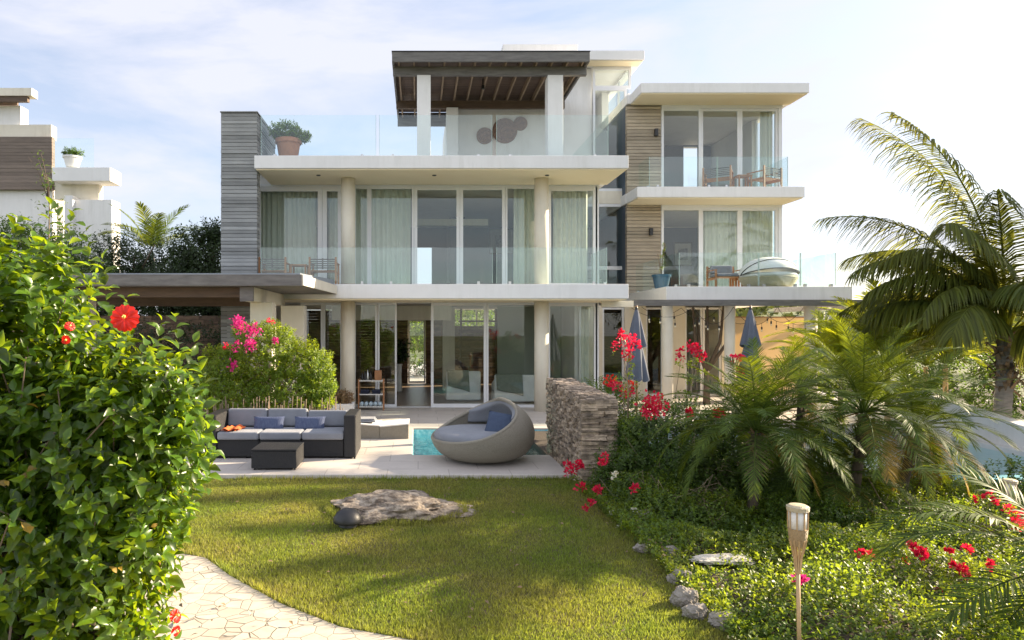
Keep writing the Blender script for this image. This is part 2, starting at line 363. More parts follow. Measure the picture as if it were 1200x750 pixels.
def shoots(rg, P, Nn, lps, slen, Ls, Wr, T, up=.5, fill=0, spread=1.0):
    """each point is the tip of a shoot with leaves spiralling along it"""
    n = len(P); A = nrm(Nn+np.array([0,0,up])+rg.normal(size=(n,3))*.28)
    ref = nrm(np.cross(A, rg.normal(size=(n,3)))); ref2 = np.cross(A, ref)
    t = (np.arange(lps)+.5)/lps; tt = np.tile(t, n); idx = np.repeat(np.arange(n), lps)
    ang = np.tile(np.arange(lps)*2.4, n)+np.repeat(rg.random(n)*6.28, lps)+rg.normal(size=n*lps)*.25
    rad = ref[idx]*np.cos(ang)[:,None]+ref2[idx]*np.sin(ang)[:,None]
    base = P[idx]-A[idx]*((1-tt)*slen)[:,None]
    D = rad*spread+A[idx]*(.25+.75*tt)[:,None]+rg.normal(size=(n*lps,3))*.18; D[:,2] -= .12
    U = A[idx]+rg.normal(size=(n*lps,3))*.25
    ll = Ls*(.65+.5*rg.random(n*lps))*(1-.35*tt); V, Fq = leaves(base, D, U, ll, ll*Wr, T)
    return V, Fq
def stems_mb(rg, root_pts, tips, r, wig=.12, n=5):
    mb = MB()
    for tp in tips:
        rp = root_pts[rg.integers(len(root_pts))]; rp = Vector(rp); tp = Vector(tp); pts = []
        for i in range(n+1):
            s = i/n; p = rp.lerp(tp, s); p = p+Vector(rg.normal(size=3))*wig*math.sin(math.pi*s)
            p.z += (tp.z-rp.z)*.12*math.sin(math.pi*s); pts.append(p)
        mb.tube(pts, r, 5, r*.35)
    return mb
def flower_cluster(rg, c, rad, m, parent, name='flower_cluster', n=34, ls=.035):
    c = np.array(c); 
    nb = max(3, int(n/8)); n = int(n*1.5); cc = c+rg.normal(size=(nb,3))*rad*np.array([.5,.4,.42]); k = rg.integers(0, nb, n)
    P = cc[k]+rg.normal(size=(n,3))*rad*.26; D = P-cc[k]+np.array([0,-.01,.01]); l = ls*1.25*(.7+.6*rg.random(n))
    V, Fq = leaves(P, D, rg.normal(size=(n,3)), l, l*.9, T_LO); return npmesh(name, V, Fq, m, parent)
def bush(name, seed, loc, label, cat, blobs, n, lps, slen, Ls, Wr, m, T=T_LO, group=None, stems=30, stem_r=.008, up=.5, flowers=(), zmin=None, shell=.3, roots=None, spread=1.0, stem_m=None):
    rg = np.random.default_rng(seed); t = thing(name, loc, label, cat, group)
    P, Nn = blob_points(rg, blobs, n, shell, zmin)
    V, Fq = shoots(rg, P, Nn, lps, slen, Ls, Wr, T, up, spread=spread); npmesh('foliage', V, Fq, m, t)
    if stems:
        if roots is None:
            roots = [(loc[0]+rg.normal()*.12, loc[1]+rg.normal()*.12, loc[2]) for _ in range(6)]
        tips = P[rg.choice(len(P), stems)]
        stems_mb(rg, roots, tips, stem_r).build('stems', stem_m or STEM, t)
    for f in flowers: flower_cluster(rg, f[0], f[1], f[2], t, n=f[3] if len(f) > 3 else 34, ls=f[4] if len(f) > 4 else .035)
    return t
def frond_np(rg, base, az, el, Lf, droop, LL, n, wid, sweep=55, hang=.5, vee=.25, start=.18, twist=0, r=.012):
    """feather palm frond: returns leaflet verts/faces and rachis points"""
    K = 16; p = np.array(base, float); pts = [p.copy()]; dirs = []; e = el
    h = np.array([math.cos(az), math.sin(az), 0])
    for i in range(K):
        s = (i+.5)/K; e = el-droop*s**1.35; d = h*math.cos(e)+np.array([0,0,math.sin(e)]); dirs.append(d); p = p+d*Lf/K; pts.append(p.copy())
    pts = np.array(pts); dirs = np.array(dirs+[dirs[-1]])
    side0 = np.array([-math.sin(az), math.cos(az), 0])
    V = []; Fq = []; nb = 0; segs = 4; side1 = side0*math.cos(twist)+np.array([0,0,math.sin(twist)])
    for sd in (-1, 1):
        s = start+(1-start)*(np.arange(n)+rg.random(n)*.5)/n; s = np.clip(s, 0, .999); fi = s*K; i0 = fi.astype(int); fr = (fi-i0)[:,None]
        P = pts[i0]*(1-fr)+pts[i0+1]*fr; D = nrm(dirs[i0]*(1-fr)+dirs[np.minimum(i0+1, K)]*fr)
        upv = nrm(np.cross(side0[None], D)*-1); upv *= np.sign(upv[:,2:3]+1e-6)
        sw = np.radians(sweep)*(1-.55*s**2)+rg.normal(size=n)*.07
        S = side1*sd
        d = nrm(D*np.cos(sw)[:,None]+S*np.sin(sw)[:,None]+upv*vee)
        u = (s-start)/(1-start); ll = LL*(.35+.65*np.sin(np.pi*np.clip(.12+.80*u, 0, 1))**.7)*(1-.35*u**3)*(.9+.2*rg.random(n))
        W = nrm(np.cross(d, upv+rg.normal(size=(n,3))*.25)); q = P; rows = []
        for k in range(segs+1):
            w = wid*(1.0 if k < segs-1 else (.7 if k == segs-1 else .05))*(.55 if k == 0 else 1)
            rows.append(q-W*w/2); rows.append(q+W*w/2)
            dd = d.copy(); dd[:,2] -= hang*((k+.5)/segs)**1.2*(1+.4*rg.random(n)); dd = nrm(dd); q = q+dd*(ll/segs)[:,None]
        A = np.stack(rows, axis=1); V.append(A.reshape(-1, 3)); m2 = 2*(segs+1)
        f = np.array([(2*k, 2*k+1, 2*k+3, 2*k+2) for k in range(segs)])
        Fq.append((f[None]+(np.arange(n)*m2)[:,None,None]).reshape(-1, 4)+nb); nb += n*m2
    # rachis
    ri = []
    for i in range(K+1):
        rr = r*(1-.85*i/K)
        a = side0*rr; b = np.array([0,0,1.])*rr
        ri += [pts[i]+a, pts[i]+b, pts[i]-a, pts[i]-b]
    V.append(np.array(ri)); f = [(4*i+k, 4*i+(k+1)%4, 4*i+4+(k+1)%4, 4*i+4+k) for i in range(K) for k in range(4)]
    Fq.append(np.array(f)+nb)
    return np.vstack(V), np.vstack(Fq)

# ================================================================ THE SETTING
def struct(mb, name, m, **k):
    o = mb.build(name, m, **k); o['kind'] = 'structure'; return o
# base ground to the horizon
g = MB(); g.quad((-1500,-300,-1.7),(2000,-300,-1.7),(2000,3000,-1.7),(-1500,3000,-1.7)); struct(g, 'ground', EARTH)
LZ = -.045
# patio with pool cut-outs
PFY = 9.82
pt = MB()
pt.box(-11, 2.2, PFY, 11.35, -1.6, 0); pt.box(-11, -.1, 11.35, 14.4, -1.6, 0); pt.box(-11, 14, 14.4, 40, -1.6, 0)
struct(pt, 'patio', PATIO, bevel=.012)
POOLT = mat('turquoise_mosaic', (.42, .66, .69), (.16, .46, .53), 16, .3, lo=.4, hi=.6)
basin = MB(); basin.quad((-.1,11.35,-1.1),(3.0,11.35,-1.1),(3.0,14.4,-1.1),(-.1,14.4,-1.1))
basin.quad((-.097,11.35,-1.1),(-.097,14.4,-1.1),(-.097,14.4,-.03),(-.097,11.35,-.03))
basin.quad((-.1,14.397,-1.1),(3.0,14.397,-1.1),(3.0,14.397,-.03),(-.1,14.397,-.03))
basin.quad((-.1,11.353,-1.1),(3.0,11.353,-1.1),(3.0,11.353,-.03),(-.1,11.353,-.03))
struct(basin, 'plunge_pool_basin', POOLT)
WATER = glassmat('pool_water', (.72, .93, .95), 1.0, .01, .5)
w = MB(); w.quad((-.097,11.353,-.13),(3.0,11.353,-.13),(3.0,14.397,-.13),(-.097,14.397,-.13)); struct(w, 'plunge_pool_water', WATER)
# main pool to the right
PB = mat('pale_blue_plaster', (.14, .36, .44), (.10, .30, .38), 2, .5)
b2 = MB(); b2.box(3.9, 10.7, 9.9, 14.4, -1.5, -1.2); b2.box(3.6, 3.9, 9.6, 14.4, -1.6, -.02); b2.box(3.9, 10.7, 9.6, 9.9, -1.6, -.02)
struct(b2, 'pool_basin', PB)
w = MB(); w.quad((3.9,9.9,-.12),(10.7,9.9,-.12),(10.7,14.4,-.12),(3.9,14.4,-.12)); struct(w, 'pool_water', WATER)
t = thing('pool_wall', (10.9, 11, -1.6), 'white sloping wall along the right side of the large pool', 'wall')
pw = MB(); pw.prism([(10.72,6),(10.95,6),(10.95,15.5),(10.72,15.5)], -1.6, [-.55,-.55,.88,.88]); pw.build('wall_body', WHITE, t, bevel=.01)
pw = MB(); pw.box(10.50, 10.717, 7, 15.4, -1.6, -.03); pw.build('ledge', WHITE, t, bevel=.01)
# lawn soil block and grass
edge = [(-2.75,9.80),(-2.55,7.6),(-2.38,7.1),(-2.05,6.6),(-1.69,6.13),(-1.1,5.5),(-.57,5.07),(-.06,4.86),(.5,4.72),(1.2,4.66)]
edge = [(a*.975 if b < 7 else a-.75, b*.975 if b < 9 else b) for a, b in edge]
lawn_poly = edge[::-1]+[(-6,9.8),(-6,9.81)]
lx = [(-12,9.81)]+[(-2.75,9.81)]
LAWN = mat('lawn_thatch', (.10, .10, .03), (.16, .125, .055), 1.1, .95, .8, 120)
lawn = MB(); lawn.prism([(-3.6,9.815)]+edge[1:]+[(2.6,4.6),(2.6,9.815)], -1.6, LZ-.02); struct(lawn, 'lawn', LAWN)
def edge_x(y):
    ys = [e[1] for e in edge][::-1]; xs = [e[0] for e in edge][::-1]
    return np.interp(y, ys, xs)
rg = np.random.default_rng(5); n = 235000
gx = rg.uniform(-3.5, 2.45, n); gy = 4.6+(9.82-4.6)*rg.random(n)**1.25
ok = gx > edge_x(gy)+.0+rg.normal(size=n)*.015; gx, gy = gx[ok], gy[ok]; n = len(gx)
P = np.stack([gx, gy, np.full(n, LZ-.02)], 1)
hh = (.016+.022*rg.random(n))*(1+.25*np.sin(gx*3.1+1)*np.cos(gy*2.7)); a = rg.random(n)*6.28; tl = rg.random(n)*.9
tip = P+np.stack([np.cos(a)*tl*hh, np.sin(a)*tl*hh, hh], 1); b = rg.random(n)*6.28; wd = .003+.0025*rg.random(n)
s = np.stack([np.cos(b)*wd, np.sin(b)*wd, np.zeros(n)], 1)
V = np.stack([P-s, P+s, tip], 1).reshape(-1, 3); Fq = np.arange(3*n).reshape(-1, 3)
o = npmesh('grass', V, Fq, L_GRASS); props(o, 'short patchy green lawn grass in front of the patio', 'grass', kind='stuff')
# longer tufts round the rock and along the edges
rg = np.random.default_rng(15); n = 9000; a = rg.random(n)*6.28; q = rg.random(n)
tx = np.where(q < .45, -.25+np.cos(a)*(.74+.1*rg.random(n)), 0); ty = np.where(q < .45, 8.1+np.sin(a)*(.50+.14*rg.random(n)), 0)
e2 = q >= .45; ty[e2] = 4.7+5.1*rg.random(e2.sum()); tx[e2] = np.where(rg.random(e2.sum()) < .5, edge_x(ty[e2])+.05*rg.random(e2.sum())-.01, 2.2+.16*rg.random(e2.sum()))
e3 = q > .88; ty[e3] = 9.70+.11*rg.random(e3.sum()); tx[e3] = -2.6+4.8*rg.random(e3.sum())
P = np.stack([tx, ty, np.full(n, LZ-.02)], 1); hh = .04+.05*rg.random(n); a = rg.random(n)*6.28; tl = rg.random(n)*.8
tip = P+np.stack([np.cos(a)*tl*hh, np.sin(a)*tl*hh, hh], 1); b = rg.random(n)*6.28; wd = .004+.003*rg.random(n); s = np.stack([np.cos(b)*wd, np.sin(b)*wd, np.zeros(n)], 1)
o = npmesh('grass_tufts', np.stack([P-s, P+s, tip], 1).reshape(-1, 3), np.arange(3*n).reshape(-1, 3), L_GRASS); props(o, 'longer ragged grass tufts around the rock and the lawn edges', 'grass', kind='stuff')
# stone path
m, nt2, N2, L2, o2 = newmat('flagstone_path')
b_ = N2.new('ShaderNodeBsdfPrincipled'); b_.inputs['Roughness'].default_value = .8
wn = tex(nt2, 'ShaderNodeTexNoise', 2.5, Detail=3); addn = N2.new('ShaderNodeMix'); addn.data_type = 'VECTOR'; addn.inputs['Factor'].default_value = .06
tcc = N2.new('ShaderNodeTexCoord'); L2.new(tcc.outputs['Object'], addn.inputs['A']); L2.new(wn.outputs['Color'], addn.inputs['B'])
vo = N2.new('ShaderNodeTexVoronoi'); vo.feature = 'DISTANCE_TO_EDGE'; vo.inputs['Scale'].default_value = 7.6; L2.new(addn.outputs['Result'], vo.inputs['Vector'])
vc = N2.new('ShaderNodeTexVoronoi'); vc.inputs['Scale'].default_value = 7.6; L2.new(addn.outputs['Result'], vc.inputs['Vector'])
stn = tex(nt2, 'ShaderNodeTexNoise', 9, Detail=6)
sep = N2.new('ShaderNodeSeparateColor'); L2.new(vc.outputs['Color'], sep.inputs[0])
c1 = vmix(nt2, sep.outputs[0], (.52, .47, .39), (.44, .39, .32)); c1 = vmix(nt2, ramp(nt2, stn.outputs[0], .4, .9), c1, (.40, .34, .27))
gap = N2.new('ShaderNodeMapRange'); gap.inputs[1].default_value = .012; gap.inputs[2].default_value = .03; L2.new(vo.outputs['Distance'], gap.inputs[0])
gn = tex(nt2, 'ShaderNodeTexNoise', 1.8, Detail=4); c0 = vmix(nt2, ramp(nt2, gn.outputs[0], .40, .6), (.50, .45, .37), (.17, .14, .105))
L2.new(vmix(nt2, gap.outputs[0], c0, c1), b_.inputs['Base Color'])
bp = N2.new('ShaderNodeBump'); bp.inputs['Strength'].default_value = .8; bp.inputs['Distance'].default_value = .02; L2.new(gap.outputs[0], bp.inputs['Height']); L2.new(bp.outputs[0], b_.inputs['Normal'])
L2.new(b_.outputs[0], o2.inputs[0]); PATH = m
pa = MB(); pa.prism([(1.2,4.63)]+[(e[0]-.004, e[1]-.004) for e in edge[::-1][1:]]+[(-3.6,9.81),(-7,9.81),(-7,1.2),(1.2,1.2)], -1.6, LZ-.012); struct(pa, 'path', PATH)
# planting bed (sloping block)
bd = MB()
def bedz(x, y):
    return LZ+.05-.16*max(0, min(1, (x-3)/3.5))+.07*math.sin(x*2.1+1)*math.sin(y*1.7)+.1*math.exp(-((x-3)**2+(y-8.5)**2)/.8)
nx, ny = 40, 34
def bf(u, v):
    x = 2.25+u*(13-2.25); y = 2+v*(9.85-2); e = min(1, (x-2.25)/.25)
    return (x, y, (bedz(x, y)*e+(LZ-.12)*(1-e)))
bd.grid(bf, nx, ny); struct(bd, 'planting_bed', SOIL, smooth=True)
bd = MB(); bd.box(2.205, 3.6, 9.85, 14.39, -1.6, -.06); bd.box(10.96, 30, 2, 40, -1.65, -1.2); struct(bd, 'side_bed', SOIL)
# hillside far right
hl = MB()
def hf(u, v):
    x = -300+u*900; y = 70+v*330
    h = 17*math.sin(min(1, v*1.4)*math.pi/2)*(.55+.45*math.sin(x*.011+.6))*(.7+.3*math.sin(x*.03)) + 1.4*noise.noise(Vector((x*.05, y*.05, 0)))
    return (x, y, -1.75+max(0, h)*min(1, v*4))
hl.grid(hf, 60, 24)
HILL = mat('hillside_scrub', (.13, .15, .07), (.07, .095, .035), .12, .95, .8, .8)
struct(hl, 'hills', HILL, smooth=True)
rg = np.random.default_rng(8); n = 5200; u = rg.random(n)*.55+.3; v = rg.random(n)*.45
P = np.array([hf(a, b) for a, b in zip(u, v)]); P = P[P[:,2] > -1.6]
k = 6; P = np.repeat(P, k, axis=0)+rg.normal(size=(len(P)*k, 3))*np.array([1.1, 1.1, .6])+np.array([0,0,.6])
D = rg.normal(size=P.shape); ls = 1.1+rg.random(len(P))*.9
V, Fq = leaves(P, D, rg.normal(size=P.shape), ls, ls*.8, T_LO); o = npmesh('hillside_trees', V, Fq, L_HILL)
props(o, 'dry green scrub covering the far hillside', 'trees', kind='stuff')
# ================================================================ THE HOUSE
house = thing('modern_house', (0, 18, 0), 'white three storey modern house with glass walls, slate end wall and roof pergola', 'house')
def part(mb, name, m, parent=house, **k): return mb.build(name, m, parent, **k)
JOIN = {'pergola_deck', 'stair', 'glazed_back_wall'}
def one(name, m, *b, parent=house, **k):
    if name not in JOIN and len(b) > 1:
        for q in b: r = one(name, m, q, parent=parent, **k)
        return r
    mb = MB()
    for q in b: mb.box(*q)
    return mb.build(name, m, parent, **k)
Z1, Z2, Z3 = 3.17, 6.26, 9.33
one('floor_slab', WHITE, (-3.94,5.06,16.4,18.3,2.82,Z1), bevel=.012); one('floor_slab', WHITE, (-4.74,5.0,18.3,26.2,2.822,Z1-.002))
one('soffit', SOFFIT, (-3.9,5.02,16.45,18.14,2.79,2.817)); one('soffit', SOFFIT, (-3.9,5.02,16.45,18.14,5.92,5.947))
one('roof_slab', WHITE, (-3.94,5.06,16.4,18.3,5.95,Z2), bevel=.012); one('roof_slab', WHITE, (-4.74,5.0,18.3,26.2,5.952,Z2-.002))
one('roof_edge_strip', SLATE, (-3.6,4.7,16.75,17.2,Z2+.001,Z2+.035))
one('wall', WHITE, (-4.76,-4.4,17.0,26,0,2.82), (-4.76,-4.4,17.0,26,Z1,5.95))
one('wall', CREAM, (-4.4,-3.95,16.95,17.9,0,2.0))
# columns
for px in (408, 634.5):
    for z0, z1 in ((0,2.79), (Z1,5.92)):
        m_ = MB(); x = X_(px, 17.4); m_.lathe((x,17.4,0), [(.18,z0),(.18,z1)], 28); part(m_, 'column', CREAM, smooth='sides')
# slate wall with coursed stone
def courses(x0, x1, y0, y1, z0, z1, h, face, rg, jit=.012, seg=None, gap=.006):
    """horizontal courses standing proud of a core box"""
    mb = MB(); z = z0
    while z < z1-.01:
        hh = h*(.85+.3*rg.random()); zt = min(z1, z+hh); x = x0
        while x < x1-.01:
            wl = (x1-x0) if seg is None else seg*(.5+rg.random()); xe = min(x1, x+wl)
            if x1-xe < .15: xe = x1
            j = jit*rg.random(); 
            if face == 'y': mb.box(x, xe-.002, y0-j, y1, z, zt-gap)
            elif face == 'x': mb.box(x, xe-.002, y0, y1, z, zt-gap)
            x = xe
        z = zt
    return mb
rr = random.Random(3)
sw = courses(-4.78,-3.905,16.56,16.85,0,Z_(133,16.6),.088,'y',rr,.028,None,.010); part(sw, 'slate_wall', SLATE)
sw = MB(); z = Z2
while z < 7.30:
    hh = .072*(.85+.3*rr.random()); sw.box(-4.5,-3.90+.02*rr.random(),16.86,18.6,z,z+hh-.014); z += hh
part(sw, 'slate_wall', SLATE)
one('wall_coping', SLATE, (-4.80,-3.89,16.53,18.65,7.34,7.365))
# ---- windows
def window(x0, x1, z0, z1, Y, fw=.05, name='window', dep=.07, glass=GLASS, parent=house, rail=None):
    mb = MB(); mb.box(x0,x0+fw,Y,Y+dep,z0,z1); mb.box(x1-fw,x1,Y,Y+dep,z0,z1); mb.box(x0+fw,x1-fw,Y+.002,Y+dep-.002,z1-fw,z1); mb.box(x0+fw,x1-fw,Y+.002,Y+dep-.002,z0,z0+fw*1.2)
    if rail: mb.box(x0+fw,x1-fw,Y+.003,Y+dep-.003,rail[0],rail[1])
    f = mb.build(name, ALU, parent)
    p = MB(); p.box(x0+fw-.006,x1-fw+.006,Y+.03,Y+.04,z0+fw*1.2-.006,z1-fw+.006); p.build('pane', glass, f)
    return f
YW = 18.2
gf = [(352,378.5,.06),(378.8,401,.05),(414.5,442,.05),(442.3,464.8,.05),(505,570,.07),(570.3,629,.05),(641,700,.085)]
for i, (a, b, fw) in enumerate(gf):
    f = window(X_(a,YW), X_(b,YW), .01, 2.78, YW+(.09 if i in (3,) else 0), fw, 'sliding_door' if i in (3,4,5) else 'window')
    if i in (3,4): hnd = MB(); xx = X_(b,YW)-.03 if i == 3 else X_(a,YW)+.035; hnd.box(xx-.012,xx+.012,YW-.03,YW+(.09 if i == 3 else 0)-.001,.95,1.2); hnd.build('handle', STEEL, f)
one('door_track', ALU, (X_(352,YW),X_(700,YW),YW-.04,YW+.2,.0005,.009)); one('door_header', ALU, (X_(352,YW),X_(701,YW),YW-.01,YW+.2,2.781,2.82))
ff = [(300,377.5,.12),(377.8,401,.12),(414.5,432.5,.05),(432.8,485,.055),(485.3,538.7,.085),(539,592.2,.085),(592.5,629,.05),(641,700,.11)]
for a, b, fw in ff:
    window(X_(a,YW), X_(b,YW), Z1+.01, 5.88, YW, fw, 'window')
one('window_header', ALU, (X_(300,YW),X_(701,YW),YW-.01,YW+.2,5.882,5.95))
for px in (372.5, 509, 642):
    m_ = MB(); m_.lathe((X_(px,16.9),17.0,5.905), [(.05,0),(.055,.014)], 14); part(m_, 'soffit_light', BLACK)
# right-hand corner of the main block
one('corner_post', ALU, (4.735,4.82,18.2,18.34,.001,2.82), (4.735,4.82,18.2,18.34,Z1,5.95))
for z0, z1 in ((.01,2.8),(Z1+.01,5.93)):
    mb = MB(); mb.box(4.74,4.80,18.345,18.41,z0,z1); mb.box(4.74,4.80,20.1,20.16,z0,z1); mb.box(4.742,4.798,18.41,20.1,z1-.06,z1); mb.box(4.742,4.798,18.41,20.1,z0,z0+.06)
    f = mb.build('window', ALU, house); p = MB(); p.box(4.765,4.775,18.40,20.11,z0+.05,z1-.05); p.build('pane', GLASS, f)
    one('wall', WHITE, (4.62,4.82,20.165,26,z0-.01,z1+.02))
# rooms: ground floor
one('room_floor', ROOMFL, (-4.4,4.6,18.42,26,.004,.012)); one('room_floor', ROOMFL, (-4.39,4.6,18.42,26,Z1+.003,Z1+.01))
XB = lambda p: X_(p, 26)
one('ceiling_beam', CREAM, (-2.6,1.0,20.5,20.8,2.35,2.79))
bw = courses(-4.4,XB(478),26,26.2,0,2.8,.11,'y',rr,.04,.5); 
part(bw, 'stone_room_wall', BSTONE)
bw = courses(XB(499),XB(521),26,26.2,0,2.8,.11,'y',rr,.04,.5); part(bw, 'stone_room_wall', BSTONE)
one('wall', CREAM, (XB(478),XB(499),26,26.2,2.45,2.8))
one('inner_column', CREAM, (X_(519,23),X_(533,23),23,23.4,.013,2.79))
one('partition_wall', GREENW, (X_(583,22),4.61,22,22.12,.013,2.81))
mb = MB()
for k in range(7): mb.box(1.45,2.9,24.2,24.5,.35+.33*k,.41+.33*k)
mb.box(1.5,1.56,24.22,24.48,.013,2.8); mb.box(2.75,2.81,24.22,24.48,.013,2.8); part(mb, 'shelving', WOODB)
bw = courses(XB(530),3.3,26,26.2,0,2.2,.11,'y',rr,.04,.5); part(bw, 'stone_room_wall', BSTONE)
one('glazed_back_wall', ALU, (XB(530),XB(532),26,26.1,2.21,2.8),(2.2,2.26,26,26.1,2.21,2.8))
window(XB(478)+.01, XB(499)-.01, .02, 2.44, 26.05, .06, 'back_door')
# first floor rooms
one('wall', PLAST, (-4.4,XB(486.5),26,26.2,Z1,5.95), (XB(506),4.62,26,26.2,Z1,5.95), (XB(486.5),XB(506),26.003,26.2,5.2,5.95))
one('inner_wall', PLAST, (X_(527,23.5),X_(545,23.5),23.5,25.99,Z1+.011,5.94))
one('ceiling_beam', CREAM, (X_(485,21.5),X_(572,21.5),21.5,21.7,5.35,5.55))
# right wing ---------------------------------------------------
YR = 21.1
one('roof_slab', WHITE, (6.55,11.5,20.06,21.05,Z_(108.5,20.06),Z_(97,20.06)), (6.45,11.5,21.05,26.3,Z_(108.5,20.06)-.001,Z_(97,20.06)-.001), bevel=.01)
zr = Z_(108.5,20.06)
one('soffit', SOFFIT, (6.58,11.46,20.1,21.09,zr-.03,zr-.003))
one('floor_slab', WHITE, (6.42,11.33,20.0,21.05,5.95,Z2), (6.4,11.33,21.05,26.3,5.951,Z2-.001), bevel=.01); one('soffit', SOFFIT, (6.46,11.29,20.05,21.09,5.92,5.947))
fs = MB(); fs.prism([(6.32,17.4),(11.07,17.4),(11.3,21.0),(11.3,26.3),(6.42,26.3),(6.50,21.0)], 2.83, Z1); part(fs, 'floor_slab', WHITE, bevel=.01)
for z0, z1 in ((Z1+.001,5.92),(Z2+.001,zr-.031)):
    cw = courses(6.45,X_(774.5,YR),YR,YR+.15,z0,z1,.105,'y',rr,.025,None,.013); part(cw, 'cladding', TAN)
    a = X_(775,YR); b = X_(916.5,YR); zt = z1-.09
    one('door_frame', ALU, (a,b,YR-.02,YR+.1,zt,z1)); e = [a, X_(821.8,YR), X_(868,YR), b-.10]
    for i in range(3): window(e[i]+.002, e[i+1]-.002, z0+.01, zt-.001, YR+(.05 if i else 0), .075, 'sliding_door' if i < 2 else 'window')
    one('corner_post', ALU, (b-.1,b,YR,YR+.14,z0,zt))
    mb = MB(); mb.box(b-.07,b-.01,YR+.145,YR+.2,z0,z1); mb.box(b-.07,b-.01,22.6,22.66,z0,z1); f = mb.build('window', ALU, house); p = MB(); p.box(b-.045,b-.035,YR+.19,22.61,z0,z1); p.build('pane', GLASS, f)
    one('wall', WHITE, (b-.17,b-.001,22.665,26,z0,z1))
    one('room_floor', ROOMFL, (6.5,b-.18,YR+.22,26,z0+.002,z0+.01))
    one('wall', PLAST, (6.45,6.62,YR+.16,26,z0,z1))
    o_ = X_(801,25.8), X_(819.5,25.8)
    if z0 > 5: one('wall', PLAST, (6.62,o_[0],25.8,26,z0,z1), (o_[1],b-.18,25.8,26,z0,z1), (o_[0],o_[1],25.803,26,Z_(167,25.8),z1))
    else: one('wall', PLAST, (6.62,b-.18,25.8,26,z0,z1))
    # wall lamp
    zz = Z_(156 if z0 > 5 else 272, YR); xx = X_(768 if z0 > 5 else 762, YR)
    lm = MB(); lm.box(xx-.05,xx+.05,YR-.13,YR-.03,zz-.11,zz+.11); l_ = part(lm, 'wall_lamp', BLACK, bevel=.006); bk = MB(); bk.box(xx-.03,xx+.03,YR-.029,YR+.002,zz-.05,zz+.05); bk.build('bracket', STEEL, l_)
# tower
YT = 21.6
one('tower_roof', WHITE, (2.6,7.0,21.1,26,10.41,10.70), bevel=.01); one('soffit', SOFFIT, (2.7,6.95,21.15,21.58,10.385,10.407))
one('roof_box', WHITE, (2.85,5.38,23,25,10.70,Z_(51.5,23)), bevel=.02)
one('wall', WHITE, (.93,4.55,21.75,21.95,Z2,9.15), (4.552,X_(695,YT),21.75,21.95,Z2,10.38))
one('side_wall', WHITE, (X_(695,YT)-.2,X_(695,YT),21.96,26,Z2,10.38), (.93,1.1,21.96,25.9,Z2,9.15))
f = window(X_(695,YT), X_(734.5,YT), Z_(224,YT)+.002, 9.70, YT, .07, 'tower_window'); 
f = window(X_(695,YT), X_(739.5,YT), 9.702, 10.36, YT, .07, 'tower_window')
one('window_header', ALU, (X_(695,YT),X_(739.5,YT),YT+.001,YT+.1,10.361,10.41))
one('tower_band', CREAM, (4.83,X_(735,YT),YT-.01,YT+.3,6.05,Z_(224,YT)))
window(4.83, X_(735,YT), Z1+.05, 6.045, YT, .09, 'tower_window', rail=(Z_(316,YT),Z_(312,YT)))
mb = MB(); xs = X_(739.5,YT); mb.box(xs-.06,xs,21.71,24,9.5,9.58); mb.box(xs-.06,xs,21.71,24,10.32,10.38); mb.box(xs-.06,xs,22.8,22.86,9.58,10.32); f = part(mb, 'tower_window', ALU)
p = MB(); p.box(xs-.035,xs-.025,21.71,24,9.56,10.33); p.build('pane', GLASS, f)
one('wall', WHITE, (4.83,6.44,25.6,25.8,0,10.40)); one('wall', WHITE, (6.46,6.70,24.01,25.99,9.33,10.40))
one('stair', CREAM, *[(5.0,6.3,22.6+.28*k,22.9+.28*k,Z1+.17*k,Z1+.17*k+.12) for k in range(9)])
one('stair_floor', CREAM, (4.83,6.44,22.0,25.6,6.1,6.25))
# railings
STEELG = mat('pale_green_glass_edge', (.45,.60,.56), None, 3, .2)
def railing(pts, panels_z, Y=None, name='glass_railing'):
    z0, z1 = panels_z
    for (xa, ya), (xb, yb) in pts:
        mb = MB()
        if abs(ya-yb) < 1e-6: mb.box(xa,xb,ya-.006,ya+.006,z0,z1)
        else: mb.box(xa-.006,xa+.006,ya,yb,z0,z1)
        g_ = part(mb, name, RAIL)
        for s in (.12,.88):
            cx, cy = xa+(xb-xa)*s, ya+(yb-ya)*s; MB().box(cx-.03,cx+.03,cy-.03,cy+.03,z0-.03,z0+.045).build('clamp', STEEL, g_)
        if abs(ya-yb) < 1e-6:
            for xx in (xa, xb): MB().box(xx-.004,xx+.004,ya-.009,ya+.009,z0,z1).build('glass_edge', STEELG, g_)
yr = 16.6
railing([((X_(306,yr),yr),(X_(440.5,yr),yr)), ((X_(444.5,yr),yr),(X_(576.5,yr),yr)), ((X_(582,yr),yr),(X_(712.5,yr),yr)), ((X_(712.5,yr)+.01,yr+.02),(X_(712.5,yr)+.01,19.0)), ((X_(712.5,yr)+.01,19.05),(X_(712.5,yr)+.01,21.5))], (Z2+.03,7.29))
railing([((X_(306,yr),yr),(X_(440.5,yr),yr)), ((X_(442,yr),yr),(X_(577,yr),yr)), ((X_(582,yr),yr),(X_(711,yr),yr)), ((X_(711,yr)+.01,yr+.02),(X_(711,yr)+.01,18.15))], (Z1+.03,4.07))
yr = 20.15
railing([((X_(761,yr),yr),(X_(840,yr),yr)), ((X_(841,yr),yr),(X_(923,yr),yr)), ((X_(761,yr)-.01,yr+.02),(X_(761,yr)-.01,21.07)), ((X_(923,yr)+.01,yr+.02),(X_(923,yr)+.01,22.5))], (Z2+.03,7.17))
yr = 17.55
